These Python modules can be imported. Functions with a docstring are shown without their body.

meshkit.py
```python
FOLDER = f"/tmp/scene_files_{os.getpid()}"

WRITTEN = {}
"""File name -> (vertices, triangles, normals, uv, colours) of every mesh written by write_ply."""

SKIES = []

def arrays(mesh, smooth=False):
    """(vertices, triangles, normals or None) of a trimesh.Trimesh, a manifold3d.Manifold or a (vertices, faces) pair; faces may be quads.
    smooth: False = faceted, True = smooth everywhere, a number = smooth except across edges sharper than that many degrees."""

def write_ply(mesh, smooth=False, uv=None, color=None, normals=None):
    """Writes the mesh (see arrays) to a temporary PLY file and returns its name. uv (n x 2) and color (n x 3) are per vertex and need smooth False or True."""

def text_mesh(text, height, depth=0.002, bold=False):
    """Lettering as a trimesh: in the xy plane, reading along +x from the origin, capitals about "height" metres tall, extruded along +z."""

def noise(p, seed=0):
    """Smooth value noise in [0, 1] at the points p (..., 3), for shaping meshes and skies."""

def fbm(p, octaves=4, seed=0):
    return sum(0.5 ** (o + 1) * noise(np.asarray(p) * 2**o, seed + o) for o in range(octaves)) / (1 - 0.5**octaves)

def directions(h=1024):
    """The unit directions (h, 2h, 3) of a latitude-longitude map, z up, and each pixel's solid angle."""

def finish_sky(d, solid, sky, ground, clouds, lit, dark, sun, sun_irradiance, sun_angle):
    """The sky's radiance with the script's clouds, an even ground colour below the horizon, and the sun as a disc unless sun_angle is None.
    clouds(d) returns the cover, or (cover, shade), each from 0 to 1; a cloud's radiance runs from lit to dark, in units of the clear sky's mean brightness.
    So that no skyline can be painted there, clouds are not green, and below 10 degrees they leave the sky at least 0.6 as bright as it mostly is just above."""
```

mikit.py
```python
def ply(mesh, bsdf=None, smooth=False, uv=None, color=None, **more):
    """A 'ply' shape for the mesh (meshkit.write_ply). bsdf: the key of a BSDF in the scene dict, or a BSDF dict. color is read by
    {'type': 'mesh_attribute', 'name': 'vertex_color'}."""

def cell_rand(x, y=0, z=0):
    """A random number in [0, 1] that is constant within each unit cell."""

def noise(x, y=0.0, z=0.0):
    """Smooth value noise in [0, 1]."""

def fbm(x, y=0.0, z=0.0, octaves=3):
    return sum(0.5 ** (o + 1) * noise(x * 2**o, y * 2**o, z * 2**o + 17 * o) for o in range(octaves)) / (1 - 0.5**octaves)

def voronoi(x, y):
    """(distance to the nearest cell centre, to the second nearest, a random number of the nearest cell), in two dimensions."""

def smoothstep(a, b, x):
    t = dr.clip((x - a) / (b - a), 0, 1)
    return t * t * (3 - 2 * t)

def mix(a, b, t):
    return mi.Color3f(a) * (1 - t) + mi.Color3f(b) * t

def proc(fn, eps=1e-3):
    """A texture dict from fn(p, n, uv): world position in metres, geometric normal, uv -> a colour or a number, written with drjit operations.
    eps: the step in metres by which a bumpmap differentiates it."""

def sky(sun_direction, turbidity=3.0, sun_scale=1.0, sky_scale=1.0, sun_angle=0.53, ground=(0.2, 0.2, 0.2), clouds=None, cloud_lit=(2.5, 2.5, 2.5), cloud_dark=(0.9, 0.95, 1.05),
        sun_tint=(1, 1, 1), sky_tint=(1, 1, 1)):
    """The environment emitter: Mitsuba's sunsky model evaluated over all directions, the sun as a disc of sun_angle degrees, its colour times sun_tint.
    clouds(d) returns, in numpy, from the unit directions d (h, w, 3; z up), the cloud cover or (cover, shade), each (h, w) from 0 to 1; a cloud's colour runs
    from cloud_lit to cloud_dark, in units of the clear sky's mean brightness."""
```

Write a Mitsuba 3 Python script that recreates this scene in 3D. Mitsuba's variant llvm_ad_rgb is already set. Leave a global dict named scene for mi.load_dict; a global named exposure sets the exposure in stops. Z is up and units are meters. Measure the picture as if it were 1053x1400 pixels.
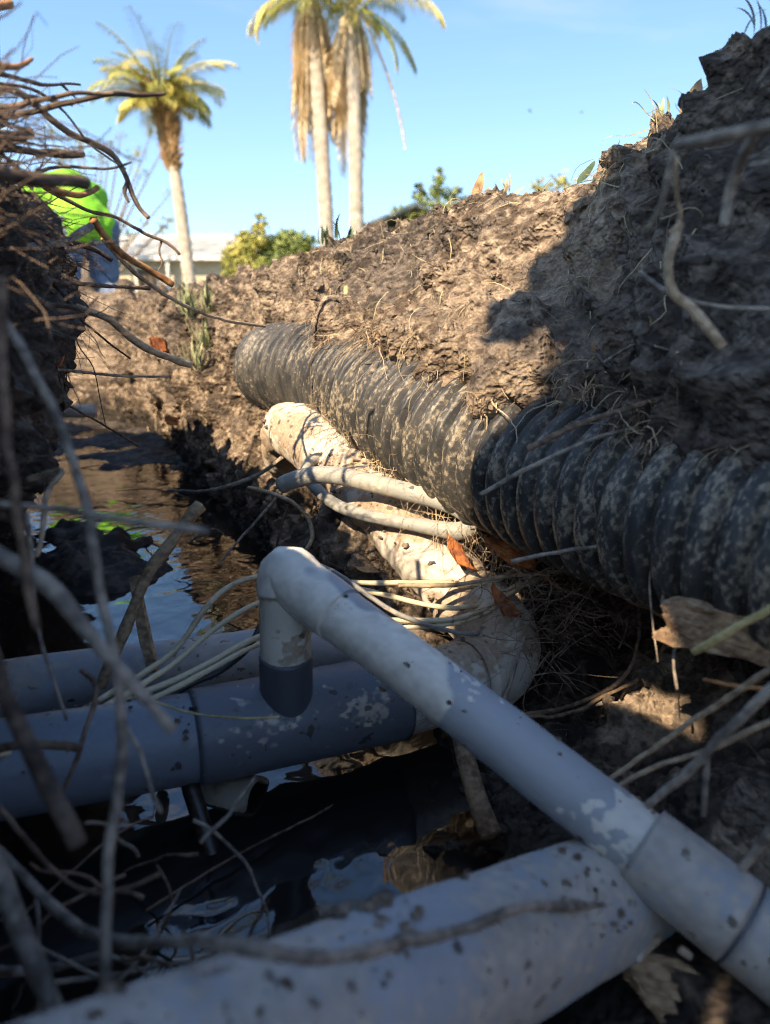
import math
import numpy as np, trimesh, manifold3d as m3
import mitsuba as mi, drjit as dr
import mikit, meshkit
from mikit import noise, fbm, smoothstep, mix, proc
from scipy.interpolate import PchipInterpolator, CubicSpline
from scipy.spatial import cKDTree
import shapely.geometry as sg
T = mi.ScalarTransform4f
rng = np.random.default_rng(7)

# ---------------------------------------------------------------- camera, sky, exposure
PITCH, FPX, CAM_Z = math.radians(15.4), 1018.0, 0.5
CP, SP = math.cos(PITCH), math.sin(PITCH)
SUN = (-0.41, -0.62, 0.67)
exposure = 3.0

def wisps(d):
    az = np.degrees(np.arctan2(d[..., 0], d[..., 1])); el = np.degrees(np.arcsin(d[..., 2]))
    n = meshkit.fbm(np.stack([az / 9, (el + az * 0.12) / 1.6, az * 0 + 3], -1), 5, seed=4)
    big = meshkit.fbm(np.stack([d[..., 0] * 3, d[..., 1] * 3, d[..., 2] * 5], -1), 4, seed=11)
    return np.clip((n - 0.52) * 3.2, 0, 1) * np.clip((big - 0.46) * 5, 0, 1) * 0.45

scene, labels = {}, {}
scene['camera'] = {'type': 'thinlens', 'fov': math.degrees(2 * math.atan(526.5 / FPX)), 'fov_axis': 'x',
                   'aperture_radius': 0.0028, 'focus_distance': 0.97, 'near_clip': 0.02, 'far_clip': 2000.0,
                   'to_world': T().look_at(origin=[0, 0, CAM_Z], target=[0, CP, CAM_Z - SP], up=[0, 0, 1])}
scene['sky'] = mikit.sky(SUN, turbidity=3, ground=(0.16, 0.14, 0.1), clouds=wisps, cloud_lit=(1.7, 1.7, 1.75), cloud_dark=(1.2, 1.25, 1.3), sun_tint=(1.0, 0.96, 0.89), sky_scale=1.0, sky_tint=(.93, .975, 1.02))

# ---------------------------------------------------------------- helpers
def A(u, v, s):
    """A point of the place: direction as measured in the photograph, s metres deep."""
    x, y = (u - 526.5) / FPX, (700.0 - v) / FPX
    return np.array([s * x, s * (CP + y * SP), CAM_Z + s * (y * CP - SP)])

def PX(w, s): return 0.5 * w * s / FPX

used = {}
def key_for(name, parent=None):
    full = (parent + '__' if parent else '') + name
    n = used.get(full, 0); used[full] = n + 1
    return full if n == 0 else f'{full}_{n:03d}'

def tag(key, label=None, cat=None, group=None, kind=None):
    d = {k: v for k, v in dict(label=label, category=cat, group=group, kind=kind).items() if v}
    if d: labels[key] = {**labels.get(key, {}), **d}
    return key

def obj(name, mesh, mat, parent=None, smooth=40, label=None, cat=None, group=None, kind=None, **more):
    k = key_for(name, parent)
    scene[k] = mikit.ply(mesh, 'material_' + mat, smooth=smooth, **more)
    return tag(k, label, cat, group, kind)

def thing(name, label, cat, group=None):
    return tag(key_for(name), label, cat, group)

def join(ms):
    vs, fs, n = [], [], 0
    for v, f in ms:
        v = np.asarray(v); f = np.asarray(f)
        if f.shape[1] == 4: f = np.vstack([f[:, [0, 1, 2]], f[:, [0, 2, 3]]])
        vs.append(v); fs.append(f + n); n += len(v)
    return np.vstack(vs), np.vstack(fs)

def vf(m): return np.asarray(m.vertices), np.asarray(m.faces)

def spline(pts, step):
    p = np.asarray(pts, float)
    if len(p) == 2: p = np.array([p[0], p[0] * .5 + p[1] * .5, p[1]])
    d = np.sqrt(np.linalg.norm(np.diff(p, axis=0), axis=1)); t = np.concatenate([[0], np.cumsum(d)])
    L = np.linalg.norm(np.diff(p, axis=0), axis=1).sum(); n = max(5, int(L / step) + 1)
    cs = CubicSpline(t, p, bc_type='natural')
    tt = np.linspace(0, t[-1], n * 4); q = cs(tt)
    a = np.concatenate([[0], np.cumsum(np.linalg.norm(np.diff(q, axis=0), axis=1))])
    return np.array([np.interp(np.linspace(0, a[-1], n), a, q[:, k]) for k in range(3)]).T

def frames(p):
    t = np.gradient(p, axis=0); t /= np.linalg.norm(t, axis=1, keepdims=True) + 1e-12
    n = np.zeros_like(p); a = np.cross(t[0], [0, 0, 1.0])
    if np.linalg.norm(a) < .1: a = np.cross(t[0], [1.0, 0, 0])
    n[0] = a / np.linalg.norm(a)
    for i in range(1, len(p)):
        v = n[i - 1] - t[i] * (n[i - 1] @ t[i]); n[i] = v / (np.linalg.norm(v) + 1e-12)
    return t, n, np.cross(t, n)

def sweep(p, r, sides=8, cap=True, rough=0.0, seed=0, inner=None):
    """Tube along the dense points p; r (n,) or (n, sides). inner: an open end with this wall thickness."""
    n = len(p); t, a, b = frames(p)
    r = np.broadcast_to(np.asarray(r, float).reshape(-1, 1) if np.ndim(r) < 2 else r, (n, sides)).copy()
    ang = np.arange(sides) * 2 * np.pi / sides
    dirs = np.cos(ang)[None, :, None] * a[:, None] + np.sin(ang)[None, :, None] * b[:, None]
    if rough:
        q = p[:, None] + dirs * r[..., None]
        r *= 1 + rough * 2 * (meshkit.fbm(q * (0.35 / max(r.mean(), 1e-4)), 3, seed) - .5)
    v = (p[:, None] + dirs * r[..., None]).reshape(-1, 3)
    i, j = np.meshgrid(np.arange(n - 1), np.arange(sides), indexing='ij')
    q = np.stack([i * sides + j, i * sides + (j + 1) % sides, (i + 1) * sides + (j + 1) % sides, (i + 1) * sides + j], -1).reshape(-1, 4)
    f = np.vstack([q[:, [0, 1, 2]], q[:, [0, 2, 3]]])
    if inner:
        tt = p + 0; v2 = (tt[:, None] + dirs * (r[..., None] - inner)).reshape(-1, 3); o = len(v)
        ff = f[:, ::-1] + o; rim = []
        for e in (0, n - 1):
            for k in range(sides):
                x, y = e * sides + k, e * sides + (k + 1) % sides
                rim += [[x, y, y + o], [x, y + o, x + o]] if e else [[y, x, x + o], [y, x + o, y + o]]
        return np.vstack([v, v2]), np.vstack([f, ff, rim])
    if cap:
        o = len(v); v = np.vstack([v, p[0] - t[0] * r[0].mean() * .25, p[-1] + t[-1] * r[-1].mean() * .25])
        k = np.arange(sides)
        f = np.vstack([f, np.stack([k * 0 + o, (k + 1) % sides, k], 1), np.stack([k * 0 + o + 1, (n - 1) * sides + k, (n - 1) * sides + (k + 1) % sides], 1)])
    return v, f

def root_mesh(pts, r0, r1, seed=0, wig=0.5, sides=7, step=None, rough=.16):
    r0, r1 = float(r0), float(r1)
    p = spline(pts, step or max(0.004, 1.6 * max(r0, r1)))
    n = len(p); tt = np.linspace(0, 1, n); r = r0 + (r1 - r0) * tt
    if wig:
        q = p * (0.08 / max(r.mean() * 1.2, .0015)) * 2.0
        off = np.stack([meshkit.fbm(q + 31.7 * k, 2, seed + k) - .5 for k in range(3)], 1)
        p = p + off * (2 * wig * r.mean()) * np.sin(np.pi * np.clip(tt, .02, .98))[:, None] ** .3
    k = rng.integers(0, 99)
    r = r * (1 + .22 * (meshkit.noise(np.stack([tt * n * .35, tt * 0 + k, tt * 0], 1), seed) - .4))
    return sweep(p, r, sides, True, rough, seed)

def leaf_mesh(L, W, curl=.3, bend=.5, n=8, fold=.35):
    """A leaf lying along +x, pointed at both ends, folded at the midrib and bent."""
    t = np.linspace(0, 1, n); w = W * np.sin(np.pi * t ** .8) ** .8 * .5 + 1e-4
    ang = bend * t; x = np.cumsum(np.cos(ang)) * L / n; z = np.cumsum(np.sin(ang)) * L / n
    c = np.stack([x, 0 * x, z], 1); l = np.stack([x, w, z + fold * w + curl * w * t], 1); rr = np.stack([x, -w, z + fold * w - curl * w * t], 1)
    v = np.vstack([l, c, rr]); f = []
    for i in range(n - 1):
        f += [[i, i + 1, n + i + 1], [i, n + i + 1, n + i], [n + i, n + i + 1, 2 * n + i + 1], [n + i, 2 * n + i + 1, 2 * n + i]]
    return v, np.array(f)

def rot(ax, deg):
    return trimesh.transformations.rotation_matrix(math.radians(deg), ax)[:3, :3]

def place(m, R=np.eye(3), at=(0, 0, 0)):
    return np.asarray(m[0]) @ np.asarray(R).T + np.asarray(at), m[1]

def boxm(x0, x1, y0, y1, z0, z1):
    m = trimesh.creation.box(extents=(x1 - x0, y1 - y0, z1 - z0)); m.apply_translation(((x0 + x1) / 2, (y0 + y1) / 2, (z0 + z1) / 2))
    return vf(m)

def bev(x0, x1, y0, y1, z0, z1, r=.01):
    c = [m3.Manifold.cube((x1 - x0 - 2 * r * (k != 0), y1 - y0 - 2 * r * (k != 1), z1 - z0 - 2 * r * (k != 2))).translate((x0 + r * (k != 0), y0 + r * (k != 1), z0 + r * (k != 2))) for k in range(3)]
    m = m3.Manifold.batch_hull(c).to_mesh()
    return np.array(m.vert_properties[:, :3], float), np.array(m.tri_verts, int)

# ---------------------------------------------------------------- materials
def mat(name, fn_or_rgb, rough=.8, two=True, **more):
    c = proc(fn_or_rgb) if callable(fn_or_rgb) else {'type': 'rgb', 'value': list(fn_or_rgb)}
    d = {'type': 'principled', 'base_color': c, 'roughness': rough, **more}
    scene['material_' + name] = {'type': 'twosided', 'nested': d} if two else d
    return name

PEAT_SHADE = [((-.02, 1.50, .60), .16), ((.06, 1.38, .56), .10), ((.36, .60, .55), .34), ((.34, .60, .30), .25), ((-.62, 2.5, .42), .26), ((-.30, .55, .35), .30), ((-.45, 1.05, .35), .3)]  # peat beds, and blobs that paint shade into the shaded near bank
def soil_colour(p, n, uv):
    a = fbm(p.x * 7 + 3, p.y * 7, p.z * 9, 3); g = fbm(p.x * 95, p.y * 95, p.z * 95, 2); w = noise(p.x * 420, p.y * 420, p.z * 420)
    h = fbm(p.x * 26 + 9, p.y * 26, p.z * 26, 3)
    c = mix((.075, .057, .043), (.245, .190, .140), smoothstep(.36, .60, a * .4 + g * .6))
    c = mix(c, (.04, .031, .025), smoothstep(.505, .60, h * .6 + g * .4) * .75)
    c = mix(c, (.37, .30, .22), smoothstep(.61, .66, g) * .6)
    peat = mi.Float(0)                                        # dark organic soil beds plus shade painted into the near right bank, ragged outlines
    for q, r in PEAT_SHADE:
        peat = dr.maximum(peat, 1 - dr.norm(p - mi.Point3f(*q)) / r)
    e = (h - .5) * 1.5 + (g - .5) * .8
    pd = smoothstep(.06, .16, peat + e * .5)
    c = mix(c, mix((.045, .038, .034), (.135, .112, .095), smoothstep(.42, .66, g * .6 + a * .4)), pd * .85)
    wet = smoothstep(.012, -.012, p.z - .085 - e * .10)       # soaked black muck at the foot, up to a ragged line
    m = mix((.022, .019, .017), (.08, .064, .05), smoothstep(.45, .62, g * .5 + a * .5))
    c = mix(c, m, wet)
    return c * (.68 + .64 * w)
def soil_relief(p, n, uv):
    a = fbm(p.x * 70, p.y * 70, p.z * 70, 3); b = fbm(p.x * 210 + 5, p.y * 210, p.z * 210, 3)
    return dr.abs(a - .5) * -1.6 + b * .8
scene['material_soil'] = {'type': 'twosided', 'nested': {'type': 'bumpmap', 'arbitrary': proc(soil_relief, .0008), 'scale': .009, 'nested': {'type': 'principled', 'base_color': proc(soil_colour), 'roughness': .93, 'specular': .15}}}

def muck_colour(p, n, uv):
    g = fbm(p.x * 80, p.y * 80, p.z * 80, 2); a = fbm(p.x * 15 + 3, p.y * 15, p.z * 15, 2)
    c = mix((.022, .019, .017), (.075, .06, .047), smoothstep(.45, .62, g * .5 + a * .5))
    return c * (.75 + .5 * noise(p.x * 350, p.y * 350, p.z * 350))
mat('muck', muck_colour, .7, specular=.35)
mat('water', (.008, .007, .006), .02, specular=1.0, clearcoat=.5, clearcoat_gloss=.98)

def grass_colour(p, n, uv):
    a = fbm(p.x * 2, p.y * 2, 0, 3)
    return mix((.05, .075, .02), (.13, .12, .05), a) * (.7 + .6 * noise(p.x * 60, p.y * 60, 0))
mat('lawn', grass_colour, .9)

def bark(lo, hi, f=180):
    def fn(p, n, uv):
        a = fbm(p.x * f, p.y * f, p.z * f, 2); b = fbm(p.x * 28 + 7, p.y * 28, p.z * 28, 2)
        return mix(lo, hi, smoothstep(.3, .7, a * .5 + b * .5))
    return fn
mat('root_dark', bark((.035, .024, .018), (.13, .092, .066)), .85)
mat('root_brown', bark((.07, .045, .03), (.24, .165, .11)), .85)
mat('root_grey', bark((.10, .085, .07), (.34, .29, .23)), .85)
mat('root_tan', bark((.22, .16, .10), (.50, .39, .26)), .8)
mat('root_orange', bark((.20, .085, .03), (.52, .26, .10)), .75)
mat('root_yellow', bark((.30, .24, .09), (.58, .48, .22)), .7)
mat('split_wood', bark((.16, .10, .06), (.42, .29, .17), 240), .85)
mat('rot_orange', bark((.12, .035, .012), (.42, .14, .035), 140), .85)
mat('root_wet', bark((.012, .009, .008), (.045, .032, .025)), .35, specular=.6)

def pvc(base, mud, f, th, speck=.0, soft=.025, scr=1.0):
    def fn(p, n, uv):
        a = fbm(p.x * f, p.y * f, p.z * f, 4); s = fbm(p.x * 130, p.y * 130, p.z * 130, 2)
        m = smoothstep(th - soft, th + soft, a * .72 + s * .28)
        c = mi.Color3f(base) * (.86 + .28 * fbm(p.x * 18, p.y * 18, p.z * 18, 3)) * (.94 + .12 * noise(p.x * 600, p.y * 600, p.z * 600))
        c = mix(c, mi.Color3f(mud) * (.7 + .6 * s), m * (.55 + .45 * noise(p.x * 300, p.y * 300, p.z * 300)))
        d = fbm(p.x * 55 + 5, p.y * 55, p.z * 55, 3)
        c = mix(c, (.05, .037, .028), smoothstep(.755 - speck, .79 - speck, d) * .8)
        e = fbm(p.x * 140 + 2, p.y * 140, p.z * 140, 2)
        return mix(c, (.07, .055, .042), smoothstep(.70, .75, e) * smoothstep(.48, .62, a) * .7)
    return fn
mat('pvc_grey', pvc((.175, .205, .245), (.34, .315, .28), 9, .60, .0, .08), .42, specular=.45)
mat('pvc_dusty', pvc((.345, .37, .40), (.42, .38, .32), 13, .5, .01, .07), .55, specular=.4)
mat('pvc_tee', pvc((.13, .145, .17), (.46, .42, .35), 9, .615, .0, .035), .42, specular=.45)
mat('pvc_dark', (.085, .095, .11), .38, specular=.45)
mat('pvc_cream', pvc((.62, .575, .48), (.33, .25, .17), 16, .60, .0), .5, specular=.4)
mat('pvc_soiled', pvc((.34, .30, .235), (.20, .15, .10), 22, .52, .0, .06), .75)
mat('pvc_white', pvc((.53, .49, .42), (.30, .215, .14), 13, .485, .01, .05), .75, specular=.3)

def branch_colour(p, n, uv):
    s = fbm(p.x * 120, p.y * 120, p.z * 120, 2); a = fbm(p.x * 14, p.y * 14, p.z * 14, 3)
    grey = mi.Color3f((.365, .385, .405)) * (.88 + .24 * fbm(p.x * 20, p.y * 20, p.z * 20, 3))
    cream = mi.Color3f((.70, .66, .57)) * (.8 + .4 * s)
    m = smoothstep(.47, .53, a + (.02 - p.x) * 2.6)          # dried cream slurry, thick at the elbow, breaking up into flakes
    c = mix(grey, cream, m)
    c = mix(c, cream, smoothstep(.60, .63, a * .6 + s * .4) * .8)
    return mix(c, (.05, .04, .03), smoothstep(.77, .81, fbm(p.x * 60 + 2, p.y * 60, p.z * 60, 3)))
mat('pvc_branch', branch_colour, .42, specular=.45)

def hdpe(p, n, uv):
    l = p.y * .88 - p.x * .47; o = p.x * .88 + p.y * .47        # along and across the pipe: mud smears run round it
    s = fbm(l * 420, o * 170, p.z * 170, 3); a = fbm(p.x * 12 + 1, p.y * 12, p.z * 12, 3); t = noise(p.x * 900, p.y * 900, p.z * 900); b = fbm(l * 110, o * 32, p.z * 32, 3)
    big = fbm(p.x * 5 + 8, p.y * 5, p.z * 5, 2)               # caked, smeared and rubbed-off places
    m = smoothstep(.49, .66, a * .25 + s * .50 + b * .25 + (big - .5) * .18)
    film = .05 + .17 * smoothstep(.3, .62, b) * (.4 + .8 * s)                  # thin dry film of dust
    c = mix((.020, .022, .025), (.27, .245, .205), film * (.5 + t))
    return mix(c, mi.Color3f((.34, .29, .215)) * (.55 + .8 * t), m * .8)
mat('hdpe', hdpe, .5, specular=.4)
mat('poly_tube', pvc((.30, .30, .275), (.44, .38, .28), 12, .5, -.02, .06), .6, specular=.35)
mat('wire_cream', pvc((.58, .50, .33), (.36, .27, .17), 20, .6, -.05, .05), .5)
mat('wire_grey', pvc((.22, .22, .21), (.4, .34, .26), 20, .55, -.05, .05), .5)
mat('wire_black', (.02, .02, .022), .4)
mat('leaf_green', bark((.06, .11, .02), (.16, .26, .05), 60), .55)
mat('leaf_dark', bark((.02, .04, .022), (.05, .085, .035), 60), .5)
mat('leaf_blue', bark((.05, .09, .09), (.12, .18, .17), 60), .5)
mat('leaf_dry', bark((.22, .13, .06), (.46, .31, .16), 90), .7)
mat('leaf_red', bark((.26, .06, .02), (.45, .16, .06), 90), .65)
mat('leaf_yellow', bark((.40, .27, .07), (.6, .46, .16), 90), .65)
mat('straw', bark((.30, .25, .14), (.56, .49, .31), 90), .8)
mat('moss_grass', bark((.22, .24, .12), (.42, .44, .25), 90), .8)

# ---------------------------------------------------------------- terrain: banks of the trench
def loft(rows, nu, nv, upow=None):
    """rows[station][row] -> dense grid, by monotone splines in both directions."""
    P = np.array(rows, float); S, R = P.shape[:2]
    def par(X):
        d = np.linalg.norm(np.diff(X, axis=0), axis=-1).mean(axis=-1) if X.ndim == 3 else 0
        return np.concatenate([[0], np.cumsum(d)])
    tu = np.concatenate([[0], np.cumsum(np.linalg.norm(np.diff(P[:, 3:6].mean(1), axis=0), axis=1))])
    tv = np.concatenate([[0], np.cumsum(np.linalg.norm(np.diff(P, axis=1), axis=2).mean(0))])
    du, dv = nu(tu), nv(tv)
    Q = PchipInterpolator(tu, P, axis=0)(du)
    Q = PchipInterpolator(tv, Q, axis=1)(dv)
    return Q

def grid_faces(n, m, flip=False):
    i, j = np.meshgrid(np.arange(n - 1), np.arange(m - 1), indexing='ij')
    q = np.stack([i * m + j, (i + 1) * m + j, (i + 1) * m + j + 1, i * m + j + 1], -1).reshape(-1, 4)
    if flip: q = q[:, ::-1]
    return np.vstack([q[:, [0, 1, 2]], q[:, [0, 2, 3]]])

def normals(v, f):
    n = np.zeros_like(v); c = np.cross(v[f[:, 1]] - v[f[:, 0]], v[f[:, 2]] - v[f[:, 0]])
    for k in range(3): np.add.at(n, f[:, k], c)
    return n / (np.linalg.norm(n, axis=1, keepdims=True) + 1e-12)

def lumps(v, seeds, radii, k=4):
    """Height of half-buried lumps over the points v."""
    t = cKDTree(seeds); d, i = t.query(v, k=k)
    h = np.maximum(1 - (d / radii[i]) ** 2, 0) ** .8 * radii[i] * .62
    return h.max(1)

def crumble(v, f, seed, amp=1.0, big=.036, calm=None):
    """Pushes a smooth bank out into clods, crumbs, hollows and scraped ridges."""
    r = np.random.default_rng(seed); n = normals(v, f)
    w = 1.0 if calm is None else calm
    h = big * 2 * (meshkit.fbm(v * 6.5, 3, seed) - .5)
    rid = 1 - np.abs(2 * meshkit.fbm(v * np.array([19, 19, 11.0]), 3, seed + 5) - 1); h = h + .016 * (rid - .75)
    crack = np.abs(meshkit.fbm(v * np.array([15, 15, 8]), 2, seed + 9) - .5); h = h - .042 * np.clip(1 - crack / .045, 0, 1) * (meshkit.fbm(v * 5, 2, seed + 2) > .44)
    v1 = v + n * (h * amp * w)[:, None]
    n1 = normals(v1, f); n1 = n1 * .3 + n * .7; n1 /= np.linalg.norm(n1, axis=1, keepdims=True)
    ht = cKDTree(v1); hr = np.random.default_rng(seed + 40); ok = np.nonzero((v1[:, 2] > .2) & (v1[:, 2] < .66))[0]
    for c in v1[hr.choice(ok, 240)]:
        ra = .005 + .023 * hr.random() ** 1.6; q = hr.uniform(1, 2.4); m = np.array(ht.query_ball_point(c, ra * 2.4 * q)); d2 = (((v1[m] - c) / [ra, ra, ra * q]) ** 2).sum(1)
        v1[m] -= n1[m] * (ra * 1.9 * np.exp(-d2 ** 1.5) * amp)[:, None]
    for cnt, ra, rb in ((2200, .014, .036), (9000, .006, .014), (36000, .0028, .0065)):
        s = v1[r.integers(0, len(v1), cnt)] + r.normal(0, .003, (cnt, 3)); rad = ra + (rb - ra) * r.random(cnt) ** 2
        keep = meshkit.fbm(s * 14, 2, seed + cnt % 7) > .45
        v1 = v1 + n1 * (lumps(v1, s[keep], rad[keep]) * amp * w)[:, None]
    v1 = v1 + n1 * ((.007 * (meshkit.fbm(v * 140, 3, seed + 7) - .5)) * amp * w)[:, None]
    return v1

RIGHT = [
 [(.45, -1.5, -.08), (.52, -1.5, 0), (.7, -1.5, .1), (.95, -1.45, .2), (.98, -1.4, .42), (1.0, -1.4, .55), (1.02, -1.35, .66), (1.3, -1.3, .68), (2.4, -1.2, .44)],
 [(.15, -.5, -.08), (.22, -.5, 0), (.45, -.5, .08), (.86, -.45, .16), (.82, -.4, .41), (.82, -.4, .55), (.84, -.35, .68), (1.1, -.3, .7), (2.2, -.2, .44)],
 [(.08, .12, -.08), (.14, .16, 0), (.35, .22, .06), (.62, .34, .16), (.50, .29, .41), (.50, .31, .56), (.52, .34, .70), (.75, .45, .74), (1.9, .8, .44)],
 [(.06, .33, -.08), (.11, .36, 0), A(1000, 1110, .58), (.44, .68, .16), (.262, .585, .378), A(1053, 350, .585), A(1053, 70, .66), (.55, .9, .74), (1.6, 1.4, .44)],
 [(.02, .46, -.08), A(560, 1230, .652), A(830, 1050, .72), (.36, .82, .15), (.213, .727, .407), A(880, 380, .77), A(945, 160, .80), (.5, 1.15, .72), (1.4, 1.8, .44)],
 [(-.08, .60, -.08), A(490, 1130, .743), (.14, .86, .03), (.225, 1.0, .17), (.128, .885, .432), A(730, 380, 1.0), A(800, 252, 1.02), (.55, 1.5, .69), (1.3, 2.2, .44)],
 [(-.15, .74, -.08), A(515, 965, .985), A(540, 800, 1.0), (.15, 1.13, .2), (.05, 1.03, .452), A(645, 385, 1.11), A(700, 280, 1.15), (.48, 1.7, .68), (1.15, 2.45, .44)],
 [(-.26, .88, -.08), A(432, 862, 1.195), A(458, 715, 1.125), (.06, 1.28, .25), (-.045, 1.225, .468), A(550, 390, 1.28), A(600, 298, 1.32), (.4, 1.9, .66), (1.0, 2.7, .44)],
 [(-.44, 1.2, -.08), A(345, 765, 1.53), A(362, 690, 1.55), (-.14, 1.72, .28), A(400, 435, 1.58), A(410, 390, 1.64), A(440, 345, 1.72), (.1, 2.2, .6), (.5, 3.1, .44)],
 [(-.65, 1.6, -.08), A(275, 705, 1.92), A(285, 650, 1.97), A(282, 560, 2.03), A(275, 480, 2.05), A(280, 425, 2.08), A(310, 382, 2.16), (-.3, 2.75, .56), (-.1, 3.7, .44)],
 [(-.86, 2.1, -.08), A(236, 620, 2.6), A(232, 590, 2.66), A(226, 540, 2.7), A(226, 480, 2.72), A(228, 432, 2.75), A(232, 407, 2.8), (-.8, 3.3, .54), (-.8, 4.3, .44)],
 [(-1.1, 2.7, -.08), A(160, 588, 3.12), A(160, 570, 3.2), A(160, 530, 3.24), A(160, 480, 3.27), A(160, 435, 3.3), A(160, 406, 3.36), (-1.3, 3.9, .53), (-1.3, 4.8, .44)],
 [(-1.5, 2.75, -.08), A(85, 580, 3.25), A(85, 565, 3.3), A(85, 528, 3.33), A(85, 480, 3.35), A(85, 435, 3.37), A(85, 401, 3.42), (-1.6, 3.95, .55), (-1.6, 4.8, .44)],
 [(-2.6, 2.9, -.08), (-2.6, 3.2, 0), (-2.6, 3.26, .08), (-2.6, 3.3, .2), (-2.6, 3.33, .35), (-2.6, 3.35, .47), (-2.6, 3.4, .54), (-2.6, 3.9, .54), (-2.6, 4.8, .44)],
]
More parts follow.
